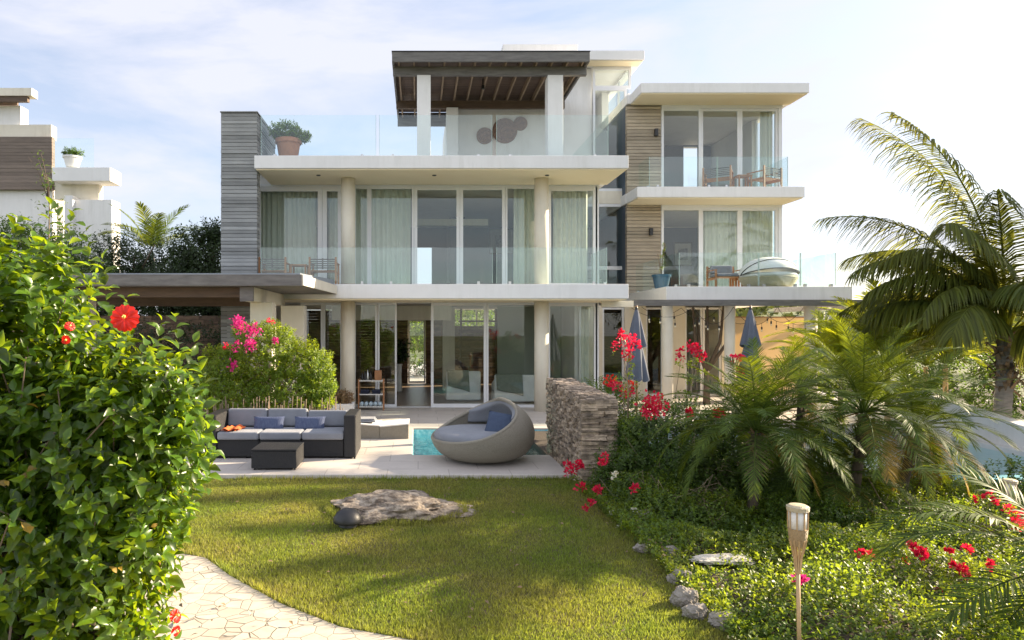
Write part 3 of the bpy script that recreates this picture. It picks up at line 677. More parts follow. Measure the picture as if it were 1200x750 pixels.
railing([((X_(796,yr),yr),(X_(888.5,yr),yr)), ((X_(889.5,yr),yr),(X_(937.5,yr),yr)), ((X_(938.5,yr),yr),(X_(979,yr),yr)), ((X_(796,yr)-.01,yr+.02),(X_(796,yr)-.01,19.2)), ((X_(796,yr)-.01,19.25),(X_(796,yr)-.01,21.0)), ((X_(979,yr)+.01,yr+.02),(X_(979,yr)+.01,19.3)), ((X_(979,yr)+.01,19.35),(X_(979,yr)+.01,21.2))], (Z1+.03,4.05))
# roof pergola
PX0, PX1 = -.69, 4.53
one('pergola_fascia', WOODG, (PX0,PX1,18.0,18.06,9.14,9.40), (PX0,PX1,22.94,23.0,8.9,9.36), bevel=.006)
one('pergola_flashing', BLACK, (PX0-.01,PX1+.01,17.98,23.01,9.402,9.42))
one('pergola_deck', WOODB, *[(PX0+.005,PX1-.005,18.061+.098*k,18.061+.098*k+.093,9.345,9.37) for k in range(49)])
one('pergola_side_board', WOODG, (PX0-.002,PX0+.05,18.07,22.93,9.14,9.34), (PX1-.05,PX1+.002,18.07,22.93,9.14,9.34))
for k in range(13):
    x = PX0+.17+.41*k
    if x < PX1-.1: one('rafter', RAFTER, (x-.022,x+.022,18.062,22.938,9.172,9.344))
for y in (18.48, 21.25): one('pergola_beam', WOODB if y > 20 else WOODG, (PX0+.01,PX1+.02,y-.07,y+.07,8.94,9.17), bevel=.006)
for (a, b, y) in ((488.7,504.7,18.4),(642,660,18.4),(523.3,537,21.1)):
    s = X_(b,y)-X_(a,y); one('pergola_column', WHITE, (X_(a,y),X_(b,y),y,y+s,Z2,8.938), bevel=.01)
sp = MB(); sp.lathe((X_(566,19.8),19.8,9.05), [(.05,0),(.045,.1),(.02,.12),(.02,.3)], 12); part(sp, 'spot_lamp', BLACK)
# ground floor below the right wing
one('terrace_beam', WOODG, (5.42,12.65,17.14,17.30,2.67,2.825), bevel=.005)
one('terrace_beam', CREAM, (4.62,5.415,17.15,17.29,2.64,2.80))
one('terrace_beam', WOODG, (12.5,12.65,17.31,24,2.67,2.825))
for (a, b) in ((776,788.5),(849,861),(943,957)):
    m_ = MB(); r_ = (X_(b,17.7)-X_(a,17.7))/2; m_.lathe(((X_(a,17.7)+X_(b,17.7))/2,17.7,0), [(r_,0),(r_,2.82 if b < 950 else 2.82)], 24); o_ = part(m_, 'column', CREAM, smooth='sides')
one('steel_post', STEEL, (X_(1002,17.2),X_(1005.5,17.2),17.31,17.38,-1.2,2.82))
one('wall', CREAM, (4.83,X_(706,YR),YR,YR+.2,0,2.82), (X_(732,YR),X_(757,YR),YR,YR+.2,0,2.82), (X_(778,YR),X_(803,YR),YR,YR+.2,0,2.82), (X_(846,YR),X_(862,YR),YR,YR+.2,0,2.82))
for a, b in ((706,732),(757,778),(803,824),(824.3,846)): window(X_(a,YR)+.003, X_(b,YR)-.003, .01, 2.75, YR+.05, .06, 'terrace_window')
one('room_floor', ROOMFL, (4.83,X_(862,YR),YR+.25,26,.005,.013)); one('wall', BSTONE, (4.83,X_(862,YR),25.8,26,0,2.82))
one('side_wall', CREAM, (X_(862,YR)-.2,X_(862,YR),YR+.21,25.79,0,2.82))
# ================================================================ LEFT PERGOLA
lp = thing('garden_pergola', (-5, 14, 0), 'flat grey timber roofed pergola reaching from the left towards the house', 'pergola')
pr = MB(); pr.prism([(-7.6,13.1),(-2.23,13.1),(-1.97,16.38),(-7.6,16.38)], 2.92, 3.14); pr.build('roof', WOODG, lp, bevel=.006)
mm = MB(); mm.prism([(-7.58,13.14),(-2.27,13.14),(-2.02,16.36),(-7.58,16.36)], 3.141, [3.165,3.165,3.27,3.27]); mm.build('roof_membrane', mat('grey_roof_membrane', (.26,.29,.33), (.20,.23,.27), 3, .5, .2, 20), lp)
fc = MB(); fc.prism([(-2.226,13.12),(-2.20,13.12),(-1.94,16.37),(-1.966,16.37)], 2.93, 3.13); fc.build('side_fascia', CREAM, lp)
bm_ = MB(); bm_.box(-3.46,-3.22,13.35,16.5,2.64,2.915); bm_.build('beam', CREAM, lp, bevel=.005)
bm_ = MB(); bm_.box(-3.47,-3.21,13.28,13.345,2.63,2.916); bm_.build('beam_end', WOODG, lp)
bm_ = MB(); bm_.box(-7.4,-3.48,15.2,15.4,2.60,2.915); bm_.box(-7.4,-3.48,13.5,13.62,2.72,2.915); bm_.build('beam', WOODB, lp)
for a, b, y in ((293,318.7,14.0),(329,356,16.0)):
    c_ = MB(); c_.box(X_(a,y),X_(b,y),y,y+.42,0,2.637); c_.build('column', CREAM, lp, bevel=.008)
c_ = MB(); c_.box(-6.9,-6.6,13.7,14.0,0,2.9); c_.build('column', CREAM, lp)
# ================================================================ NEIGHBOUR
YN = 25.0
nb = thing('neighbour_house', (X_(60,YN), YN, 0), 'pale neighbouring house with brown slatted wall at the far left', 'house')
def nbx(name, m, *b, bevel=0, parent=nb):
    mb = MB()
    for (a, c, t_, bt, y0, y1) in b: mb.box(X_(a,y0),X_(c,y0),y0,y1,Z_(bt,y0),Z_(t_,y0))
    return mb.build(name, m, parent, bevel=bevel)
nbx('wall', WHITE, (-60,61,215,420,25,26), (61,74,238,420,25.4,25.9), (75,85,229,420,24.4,25.3), (85,131,234,420,24.6,25.3), bevel=.01)
cw = courses(X_(-60,24.8),X_(61,24.8),24.8,25,Z_(222,24.8),Z_(160,24.8),.12,'y',rr,.02); cw.build('slatted_wall', mat('brown_slats', (.21,.165,.135), (.15,.12,.10), 2, .8, .3, 30, (1,1,6), island=.2), nb)
nbx('terrace_slab', WHITE, (61,129,196,212,24.3,25.2), bevel=.01); nbx('wall', CREAM, (64,116,212,234,24.9,25.2))
nbx('glass_railing', RAIL, (62,110,162,199,24.6,24.61)); nbx('upper_wall', WHITE, (-60,24,124,146,25.1,25.6)); nbx('upper_wall', CREAM, (-60,60,146,162,25.02,25.4))
nbx('roof', CREAM, (-60,37,103,112,24.6,25.0)); nbx('roof_beam', WOODB, (-60,32,112.5,119,24.65,24.8), (-60,20,119,123,25.2,25.3))
nbx('window', PLAST, (67,74,232,246,25.98,25.99))
# far house on the hillside
fh = thing('hillside_house', (X_(980,120), 120, 1), 'small white house far away on the green hillside', 'house')
mb = MB(); mb.box(X_(962,120),X_(999,120),120,127,Z_(384,120),Z_(371,120)); mb.build('wall', WHITE, fh)
mb = MB(); mb.prism([(X_(960,120),119.6),(X_(1001,120),119.6),(X_(1001,120),127.4),(X_(960,120),127.4)], Z_(371,120)+.01, Z_(369.5,120)); mb.build('roof', CREAM, fh)
for a in (966,975,984,992):
    mb = MB(); mb.box(X_(a,120),X_(a+3,120),119.9,119.98,Z_(380,120),Z_(375,120)); mb.build('window', BLACK, fh)
# ================================================================ CURTAINS
def curtain(px0, px1, z0, z1, Y, label, group, seed=0):
    x0, x1 = X_(px0, Y), X_(px1, Y); n = int((x1-x0)/.012); rg = np.random.default_rng(seed); ph = rg.random()*6; mb = MB()
    def fn(u, v):
        x = x0+u*(x1-x0); a = .035*(.8+.2*v)
        return (x+.012*math.sin(x*31+v*1.2), Y+a*math.sin(x*46+ph+.5*math.sin(x*9))+.012*math.sin(x*17+2*v), z0+v*(z1-z0))
    mb.grid(fn, n, 8); o = mb.build('curtain', CURT, org=((x0+x1)/2, Y, z0), smooth=True); return props(o, label, 'curtain', group)
c1 = 'curtains behind the middle storey windows'
yc = 18.5
curtain(301,371,Z1+.02,5.9,yc,'dark drawn curtain in the leftmost first floor window next to the slate wall',c1,1)
curtain(384.5,400,Z1+.02,5.9,yc,'narrow curtain in the pane just left of the first floor left column',c1,2)
curtain(415,432,Z1+.02,5.9,yc,'narrow curtain in the pane just right of the first floor left column',c1,3)
curtain(436,481,Z1+.02,5.9,yc,'wide pale green curtain left of the open first floor doors',c1,4)
curtain(602,628,Z1+.02,5.9,yc,'pale curtain just left of the first floor right column',c1,5)
curtain(648,689,Z1+.02,5.9,yc,'sunlit curtain in the right corner window of the main block',c1,6)
c2 = 'curtains of the right wing'
curtain(824,865,Z1+.02,5.85,21.5,'curtain in the middle pane of the lower right wing storey',c2,7)
curtain(871,905,Z1+.02,5.85,21.5,'curtain in the right pane of the lower right wing storey',c2,8)
curtain(890,905,Z2+.02,8.95,21.5,'bunched curtain at the right end of the top right wing room',c2,9)
curtain(681,690,.02,2.75,18.6,'thin curtain at the right corner of the ground floor glazing',c1,10)
# ================================================================ FURNITURE
def mesh_thing(mb, name, m, org, label, cat, group=None, **k):
    o = mb.build(name, m, org=org, **k); return props(o, label, cat, group)
def pillow_mb(w, h, t, M, n=14, pinch=.06):
    mb = MB()
    def f(sgn):
        def fn(u, v):
            x = (u*2-1); y = (v*2-1); k = max(0, (1-x**4)*(1-y**4))**.5
            sx = x*(1-pinch*(1-abs(y)**2)*abs(x)); sy = y*(1-pinch*(1-abs(x)**2)*abs(y))
            return M @ Vector((sx*w/2, sgn*t/2*k, sy*h/2))
        return fn
    mb.grid(f(-1), n, n); mb.grid(f(1), n, n); return mb
def rounded(mb_, name, m, parent, r=.03): return mb_.build(name, m, parent, bevel=r, seg=3, smooth=False)
STRIPE = mat('blue_striped_fabric', (.045, .06, .125), (.10, .125, .20), 20, .9, .3, 120, (14, 1, .6), lo=.45, hi=.6)
BLUEF = mat('deep_blue_fabric', (.035, .052, .095), (.05, .075, .13), 18, .85, .3, 120)
# sofa
sf = thing('outdoor_sofa', (-2.2, 11.45, 0), 'black wicker three seat outdoor sofa with grey cushions on the patio', 'sofa')
SX0, SX1 = -3.25, -1.2; sw_ = (SX1-SX0)/3
for i in range(3): MB().box(SX0+i*sw_+.004, SX0+(i+1)*sw_-.004, 11.02, 11.78, .03, .30).build('base', WICKB, sf, bevel=.012)
MB().box(SX0+.002, SX1-.002, 11.785, 11.93, .03, .64).build('back_frame', WICKB, sf, bevel=.012)
MB().box(SX1+.001, -1.0, 11.0, 11.93, .02, .70).build('armrest', WICKB, sf, bevel=.02); MB().box(-3.46, SX0-.001, 11.0, 11.93, .02, .70).build('armrest', WICKB, sf, bevel=.02)
for i in range(3):
    MB().box(SX0+i*sw_+.006, SX0+(i+1)*sw_-.006, 10.99, 11.62, .302, .43).build('seat_cushion', GREYF, sf, bevel=.035, seg=4)
    Mx = Matrix.Translation((0,11.70,.57)) @ Matrix.Rotation(R(-9),4,'X') @ Matrix.Translation((0,-11.70,-.57)); top = .73 if i < 2 else .70
    mb = MB(); mb.box(SX0+i*sw_+.008, SX0+(i+1)*sw_-.008, 11.62, 11.77, .425, top, Mx); mb.build('back_cushion', GREYF, sf, bevel=.035, seg=4)
for x in (-3.44,-1.04):
    for y in (11.03, 11.9): MB().box(x-.0,x+.03,y-.03,y,0,.019).build('foot', BLACK, sf)
for px, lb in ((315,'left striped blue lumbar pillow on the sofa, partly over its left seat'),(363,'right striped blue lumbar pillow on the sofa, beside the right seat')):
    c_ = at(px, 496.5, 11.47); M = Matrix.Translation(c_) @ Matrix.Rotation(R(-20),4,'X')
    mesh_thing(pillow_mb(.52,.25,.13,M), 'lumbar_pillow', STRIPE, c_, lb, 'pillow', 'blue lumbar pillows on the sofa', smooth=True)
tw = MB()
def tf(u, v):
    x = -3.2+u*.24; y = 11.05+v*.42; return (x+.05*v, y, .438+.018*math.sin(u*9+v*3)+.01*math.sin(v*14))
tw.grid(tf, 14, 18)
def tf2(u, v): p = tf(u, v); return (p[0]+.03, p[1]-.03, p[2]+.03)
tw.grid(tf2, 14, 18); o = mesh_thing(tw, 'folded_towel', ORANGE, (-3.1,11.2,.43), 'orange folded cloth lying on the left end of the sofa seat', 'towel', smooth=True)
# coffee table
ct = thing('coffee_table', (-2.135, 10.45, 0), 'low black wicker cube coffee table in front of the sofa', 'table')
MB().box(-2.47,-1.80,10.1,10.76,.03,.285).build('base', WICKB, ct, bevel=.008); MB().box(-2.475,-1.795,10.095,10.765,.288,.31).build('top', WICKB, ct, bevel=.006)
for x in (-2.44,-1.85):
    for y in (10.13,10.70): MB().box(x,x+.03,y,y+.03,0,.029).build('foot', BLACK, ct)
# bowl lounger
BC = Vector((1.03, 10.95, .43)); BR = .83; ph0 = R(24)
bl = thing('bowl_daybed', (1.03,10.95,0), 'round taupe wicker daybed shaped like a tilted bowl with grey cushions', 'daybed')
def bowl(sc, lift=0):
    def f(u, v):
        ph = u*2*math.pi; k = ((1+math.cos(ph-ph0))/2)**1.35; e1 = R(-12+76*k); e0 = R(-84); e = e0+(e1-e0)*v
        rr_ = BR*sc; zz = (.43 if e < 0 else .60)*sc
        rad = math.cos(e)**(.55 if e < 0 else 1) 
        return Vector((BC.x+rr_*rad*math.cos(ph), BC.y+rr_*rad*math.sin(ph), max(.01, BC.z+lift+zz*math.sin(e))))
    return f
sh = MB(); sh.grid(bowl(1.0), 72, 26); b0 = len(sh.v); sh.grid(bowl(.935), 72, 26)
o_i = lambda i: i*27+26
for i in range(72): sh.f.append((o_i(i), o_i(i+1), b0+o_i(i+1), b0+o_i(i)))
sh.build('shell', WICKT, bl, smooth=True)
rim = [bowl(.968)(i/72, 1) for i in range(73)]; MB().tube(rim, .032, 8, cap=False).build('rim', WICKT, bl, smooth=True)
mt_ = MB(); mt_.lathe((BC.x-.015,BC.y-.01,0), [(.66,.28),(.74,.33),(.765,.38),(.75,.44),(.70,.475),(.4,.49),(.02,.492)], 48); mt_.build('mattress', GREYF, bl, smooth=True)
def bcf(s):
    def f(u, v):
        ph = ph0+R(-80+160*u); k = ((1+math.cos(ph-ph0))/2)**1.35; e = R(2)+(R(-10+73*k)-R(2))*v; ed = max(0, (1-(2*u-1)**6)*(1-(2*v-1)**6))**.5
        rr_ = BR*(.91-s*.15*ed-.0*v); rad = math.cos(e); return Vector((BC.x+rr_*rad*math.cos(ph), BC.y+rr_*rad*math.sin(ph), BC.z+.045+.60*(.90-s*.12*ed)*math.sin(e)))
    return f
bc = MB(); bc.grid(bcf(0), 26, 16); bc.grid(bcf(1), 26, 16); bc.build('back_cushion', GREYF, bl, smooth=True)
c_ = at(588, 499, 10.78); M = Matrix.Translation(c_) @ Matrix.Rotation(R(-14),4,'Z') @ Matrix.Rotation(R(-38),4,'X') @ Matrix.Rotation(R(9),4,'Y')
mesh_thing(pillow_mb(.52,.48,.17,M), 'throw_pillow', BLUEF, c_, 'square dark blue throw pillow in the bowl daybed', 'pillow', smooth=True)
# sun lounger
lo_ = thing('sun_lounger', (-1.1,13.3,0), 'low woven wicker sun lounger partly hidden behind the sofa', 'sun lounger')
MB().prism([(-2.0,13.0),(-.74,13.0),(-.74,13.7),(-2.0,13.7)], .0, [.33,.235,.235,.33]).build('base', WICKT, lo_, bevel=.01)
MB().prism([(-.738,13.0),(-.18,13.0),(-.18,13.7),(-.738,13.7)], .0, [.22,.27,.27,.22]).build('foot_end', WICKT, lo_, bevel=.01)
MB().prism([(-2.0,12.99),(-.73,12.99),(-.73,13.71),(-2.0,13.71)], [.335,.237,.237,.335], [.36,.26,.26,.36]).build('rim', CANVW, lo_)
MB().prism([(-.729,12.99),(-.17,12.99),(-.17,13.71),(-.729,13.71)], [.222,.273,.273,.222], [.245,.295,.295,.245]).build('rim', CANVW, lo_)
mb = MB(); mb.box(-1.3,-.82,13.1,13.5,.30,.335); mb.box(-1.28,-.84,13.12,13.48,.336,.365); mesh_thing(mb, 'folded_towel', GREYF, (-1.1,13.3,.28), 'grey blue folded towel on the wicker sun lounger', 'towel', bevel=.012)
# planter with plant next to the column
pl_ = thing('planter', (X_(400,15.3),15.3,0), 'white box planter with a pinkish green plant by the left ground floor column', 'planter')
MB().box(X_(387,15.2),X_(413,15.2),15.2,15.7,0,Z_(474,15.2)).build('pot', WHITE, pl_, bevel=.01)
rg = np.random.default_rng(31); P, Nn = blob_points(rg, [(X_(402,15.45),15.45,Z_(466,15.45),.30,.25,.22)], 150, .5); V, Fq = shoots(rg, P, Nn, 8, .1, .07, .5, T_LO)
npmesh('foliage', V, Fq, leafmat('pinkish_leaf', (.20,.17,.08), (.35,.25,.1), .4, alt=(.32,.20,.14)), pl_)
# shelf cart
sc_ = thing('shelf_cart', (X_(434.5,17.65),17.65,0), 'small three tier shelf cart with bottles and towels in front of the left glass door', 'shelf')
cx0, cx1 = X_(419.5,17.5), X_(450,17.5); 
for x in (cx0, cx1-.03):
    for y in (17.5, 17.8): MB().box(x,x+.03,y,y+.03,0,.80).build('post', TEAK, sc_)
for z in (.10,.415,.765): MB().box(cx0+.031,cx1-.031,17.5,17.83,z-.02,z+.005).build('shelf', CANVW, sc_)
for i in range(5):
    z = .106+.0; mb = MB(); x = cx0+.085+.118*i; mb.tube([(x,17.52,z+.055),(x,17.80,z+.055)], .052, 12)
    mesh_thing(mb, 'rolled_towel', mat('pale_blue_towel', (.50,.60,.66), (.35,.47,.56), 30, .95) if i == 0 else bpy.data.materials['pale_blue_towel'], (x,17.66,z), 'pale blue rolled towel in the row on the lowest cart shelf', 'towel', 'rolled towels on the cart', smooth=True)
for i, x in enumerate((cx0+.17, cx0+.46)):
    mb = MB(); [mb.box(x-.11,x+.11,17.53,17.78,.421+.035*k,.450+.035*k) for k in range(3)]
    mesh_thing(mb, 'folded_towel', mat('navy_towel', (.025,.03,.06), None, 9, .95) if i == 0 else bpy.data.materials['navy_towel'], (x,17.65,.42), ('left','right')[i]+' stack of dark folded towels on the middle cart shelf', 'towel', 'dark towels on the cart', bevel=.01)
for i, (dx, h, m_) in enumerate(((.10,.20,BLACK),(.17,.24,BLACK),(.24,.27,STEEL),(.32,.23,BLACK))):
    mb = MB(); mb.lathe((cx0+dx,17.62,.7705), [(.030,0),(.032,.02),(.032,h*.6),(.012,h*.78),(.012,h)], 12)
    mesh_thing(mb, 'bottle', m_, (cx0+dx,17.62,.77), ('short black bottle at the left end of the cart top','black bottle second from left on the cart top','tall silver bottle on the cart top','black bottle beside the wooden box on the cart')[i], 'bottle', 'bottles on the cart', smooth=True)
mb = MB(); mb.box(cx0+.42,cx0+.60,17.56,17.76,.771,1.02); mesh_thing(mb, 'wooden_box', TEAK, (cx0+.5,17.6,.77), 'brown wooden box on top of the shelf cart', 'box', bevel=.008)
# indoor chairs
def lounge_chair(x0, x1, y0, y1, z, h, label, face=1):
    """armchair turned away from the garden: its slipcovered back is towards y0"""
    t = thing('armchair', ((x0+x1)/2,(y0+y1)/2,z), label, 'armchair', 'white armchairs indoors')
    MB().box(x0,x1,y0+.16,y1,z+.02,z+.30).build('base', WHITEC, t, bevel=.03)
    MB().box(x0+.14,x1-.14,y0+.2,y1-.02,z+.302,z+.45).build('seat_cushion', WHITEC, t, bevel=.04)
    for a in (x0, x1-.135): MB().prism([(a,y0+.165),(a+.135,y0+.165),(a+.135,y1-.005),(a,y1-.005)], z+.303, [z+h*.86,z+h*.86,z+h*.62,z+h*.62]).build('armrest', WHITEC, t, bevel=.04)
    MB().box(x0,x1,y0,y0+.16,z+.02,z+h).build('backrest', WHITEC, t, bevel=.05, seg=4)
    th = MB(); w_ = (x1-x0)
    def f(u, v):
        x = x0+w_*(.02+.62*u)+.04*v; s = v*1.1
        if s < .35: return (x, y0+.17-s*.1, z+h+.012-(.35-s)*.5) if s < .1 else (x, y0+.19-(s-.1)*.9, z+h+.014)
        return (x, y0-.03-.012*math.sin(u*12), z+h+.01-(s-.35)*(.55+.25*u)-.01*math.sin(u*7))
    th.grid(f, 16, 20); o = th.build('throw_blanket', THROW, org=((x0+x1)/2,y0,z+h), smooth=True)
    sdm = o.modifiers.new('thickness','SOLIDIFY'); sdm.thickness = .012
    props(o, 'grey green blanket thrown over the '+label.split(' seen')[0], 'blanket', 'blankets on the white armchairs'); return t
lounge_chair(.80,1.80,19.6,20.5,.013,.86,'left white indoor armchair seen through the open middle glass door')
lounge_chair(2.15,3.35,19.2,20.1,.013,.78,'right white indoor armchair seen through the pane left of the column')
vs = thing('indoor_plant', (X_(467.5,22.5),22.5,.013), 'tall white floor vase with a leafy plant inside the living room', 'plant')
mb = MB(); mb.lathe((X_(467.5,22.5),22.5,.013), [(.10,0),(.11,.1),(.085,.5),(.10,.85),(.12,.92)], 20); mb.build('vase', WHITEC, vs, smooth=True)
rg = np.random.default_rng(12); P, Nn = blob_points(rg, [(X_(469,22.5),22.5,1.35,.34,.3,.42)], 60, .6); V, Fq = shoots(rg, P, Nn, 7, .2, .20, .42, T_LO); npmesh('foliage', V, Fq, L_DARK, vs)
def picture(px0, px1, py0, py1, Y, label, m_=ART):
    t = thing('picture', (X_((px0+px1)/2,Y),Y,Z_(py1,Y)), label, 'picture', 'framed pictures indoors'); a, b, z0, z1 = X_(px0,Y), X_(px1,Y), Z_(py1,Y), Z_(py0,Y); f = .05
    mb = MB(); mb.box(a,a+f,Y-.03,Y,z0,z1); mb.box(b-f,b,Y-.03,Y,z0,z1); mb.box(a+f,b-f,Y-.029,Y,z0,z0+f); mb.box(a+f,b-f,Y-.029,Y,z1-f,z1); mb.build('frame', BLACK, t)
    MB().box(a+f,b-f,Y-.015,Y-.002,z0+f,z1-f).build('mount', PAPER, t)
    w_, h_ = (b-a)*.24, (z1-z0)*.26; MB().box(a+w_,b-w_,Y-.02,Y-.0155,z0+h_,z1-h_).build('print', m_, t)
picture(573,602,268,298,25.97,'large framed picture on the back wall behind the first floor doors')
picture(789,811,284,312,25.78,'framed picture in the lower right wing bedroom')
picture(855,866,172,205,25.78,'tall narrow picture in the top right wing room')
picture(663,675,388,424,21.98,'narrow dark picture on the ground floor wall right of the column')
def slat_chair(loc, rz, label, group, w=.64, d=.60, h=.68, cushion=False):
    t = thing('slatted_armchair', (0,0,0), label, 'armchair', group); q = .045
    for sx in (-1, 1):
        MB().box(sx*w/2-q/2,sx*w/2+q/2,-d/2,-d/2+q,0,.53).build('leg', TEAK, t); MB().box(sx*w/2-q/2,sx*w/2+q/2,d/2-q,d/2,0,h).build('leg', TEAK, t)
        MB().box(sx*w/2-.035,sx*w/2+.035,-d/2-.01,d/2-q-.002,.532,.555).build('armrest', TEAK, t, bevel=.005)
        MB().box(sx*w/2-.015,sx*w/2+.015,-d/2+q+.002,d/2-q-.002,.27,.33).build('side_rail', TEAK, t)
    mb = MB(); [mb.box(-w/2+.024,w/2-.024,-d/2+.02+k*.066,-d/2+.072+k*.066,.34,.36) for k in range(8)]; mb.box(-w/2+.03,-w/2+.06,-d/2+.02,d/2-.05,.325,.3395); mb.box(w/2-.06,w/2-.03,-d/2+.02,d/2-.05,.325,.3395); mb.build('seat', TEAK, t)
    mb = MB(); [mb.box(-w/2+.024,w/2-.024,d/2-.035,d/2-.015,.40+k*.052,.43+k*.052) for k in range(5)]; mb.box(-.02,.02,d/2-.0145,d/2-.004,.38,h-.03); mb.build('backrest', WOODG if not cushion else TEAK, t)
    if cushion:
        MB().box(-w/2+.04,w/2-.04,-d/2+.01,d/2-.06,.361,.45).build('seat_cushion', GREYF, t, bevel=.03); MB().box(-w/2+.05,w/2-.05,d/2-.15,d/2-.04,.452,.70).build('back_cushion', GREYF, t, bevel=.04)
    t.location = loc; t.rotation_euler.z = rz; ORG[t.name] = Vector(loc); return t
ga = 'teak chairs on the first floor balcony'
slat_chair((X_(322,17.0),17.0,Z1), R(180), 'left teak slatted chair on the first floor balcony by the slate wall', ga)
slat_chair((X_(380,17.0),17.0,Z1), R(180), 'right teak slatted chair on the first floor balcony by the column', ga)
def low_table(c, w, d, h, label, group=None):
    t = thing('side_table', c, label, 'table', group); x, y, z = c
    MB().box(x-w/2,x+w/2,y-d/2,y+d/2,z+h-.03,z+h).build('top', TEAK, t)
    for sx in (-1,1):
        for sy in (-1,1): MB().box(x+sx*(w/2-.03)-.02,x+sx*(w/2-.03)+.02,y+sy*(d/2-.03)-.02,y+sy*(d/2-.03)+.02,z,z+h-.031).build('leg', TEAK, t)
low_table((X_(351,17.1),17.1,Z1),.42,.45,.52,'low teak table between the two first floor balcony chairs')
gb = 'teak chairs on the top right balcony'
slat_chair((X_(842,20.6),20.65,Z2), R(150), 'left teak chair on the top balcony of the right wing', gb, w=.75)
slat_chair((X_(897,20.6),20.65,Z2), R(205), 'right teak chair on the top balcony of the right wing', gb, w=.75)
low_table((X_(870,20.5),20.5,Z2),.42,.42,.42,'small teak table between the chairs on the top balcony')
slat_chair((X_(849,19.0),19.0,Z1), R(0), 'low teak armchair with grey cushions on the lower right terrace', None, w=.72, cushion=True)
low_table((X_(868,19.0),19.2,Z1),.3,.4,.4,'small teak table beside the canopy daybed')
# canopy daybed
yd = 18.3; cxd = X_(900,yd); cd = thing('canopy_daybed', (cxd,yd,Z1), 'round cream wicker daybed with white folding canopy on the right terrace', 'daybed')
mb = MB(); mb.lathe((cxd,yd,Z1), [(.55,.02),(.62,.10),(.72,.26),(.73,.30)], 36); mb.build('base', WICKC, cd, smooth='sides')
mb = MB(); mb.lathe((cxd,yd,Z1+.302), [(.69,0),(.70,.05),(.66,.10),(.02,.105)], 36); mb.build('mattress', CANVW, cd, smooth=True)
def cano(s):
    def f(u, v):
        a = math.pi*u; b = math.pi*(.10+.80*v); r = .73*s
        return Vector((cxd-r*math.cos(a)*1.0, yd+r*math.sin(a)*math.cos(b), Z1+.34+.42*math.sin(a)*math.sin(b)*s*1.2))
    return f
mb = MB(); mb.grid(cano(1), 28, 16); mb.grid(cano(.975), 28, 16); mb.build('canopy', CANVW, cd, smooth=True)
mb = MB(); [mb.tube([cano(1.015)(u/24, v) for u in range(25)], .012, 6) for v in (.75,)]; mb.build('canopy_hoop', BLACK, cd)
mb = MB(); mb.tube([cano(1.015)(u/24, 1) for u in range(25)], .014, 6); mb.build('canopy_hoop', BLACK, cd)
# pots
def pot(name, c, r, h, m_, label, cat='potted plant', taper=.7):
    t = thing(name, c, label, cat); mb = MB(); mb.lathe(c, [(r*taper,0),(r*.98,h*.82),(r*1.08,h*.83),(r*1.1,h),(r*.95,h),(r*.9,h*.9),(.01,h*.88)], 28); mb.build('pot', m_, t, smooth=False); return t
c_ = (X_(338,17.3),17.3,Z2); tp = pot('potted_plant', c_, .30, .62, TERRA, 'leafy green shrub in a large terracotta pot on the roof terrace')
rg = np.random.default_rng(21); P, Nn = blob_points(rg, [(c_[0]-.1,17.3,7.12,.42,.36,.27),(c_[0]+.28,17.3,6.98,.34,.3,.18)], 330, .4); V, Fq = shoots(rg, P, Nn, 8, .12, .09, .5, T_LO); npmesh('foliage', V, Fq, L_HIB, tp)
c_ = (X_(590,18.7),18.7,Z2); tp = pot('potted_plant', c_, .22, .22, BLACK, 'small feathery plant in a low pot on the roof terrace below the wall discs')
rg = np.random.default_rng(22); P, Nn = blob_points(rg, [(c_[0],18.7,Z2+.40,.32,.2,.15)], 90, .5); V, Fq = shoots(rg, P, Nn, 8, .12, .08, .35, T_LO); npmesh('foliage', V, Fq, L_BOU, tp)
c_ = (X_(775,18.9),18.9,Z1); tp = pot('potted_plant', c_, .24, .42, BLUEP, 'thin flowering stem in a dark blue glazed pot on the right terrace')
mb = MB(); mb.tube([(c_[0],18.9,Z1+.4),(c_[0]+.03,18.9,Z1+.8),(c_[0]+.10,18.9,Z1+1.3)], .015, 6); mb.tube([(c_[0],18.9,Z1+.4),(c_[0]-.1,18.9,Z1+1.0)], .012, 6); mb.build('stem', STEM, tp)
rg = np.random.default_rng(23); P = np.array([(c_[0]+.10*k/12+rg.normal()*.03, 18.9+rg.normal()*.04, Z1+.55+.75*k/12) for k in range(13)]); V, Fq = shoots(rg, P, rg.normal(size=P.shape), 8, .08, .09, .4, T_LO); npmesh('foliage', V, Fq, L_BOXY, tp)
c_ = (X_(85,24.7),24.7,Z_(196,24.7)); tp = pot('potted_plant', c_, .30, .38, WHITE, 'pale pot with a bushy plant behind glass on the neighbour terrace')
rg = np.random.default_rng(24); P, Nn = blob_points(rg, [(c_[0],24.7,c_[2]+.55,.42,.3,.2)], 90, .5); V, Fq = shoots(rg, P, Nn, 8, .12, .10, .5, T_LO); npmesh('foliage', V, Fq, L_BOU, tp)
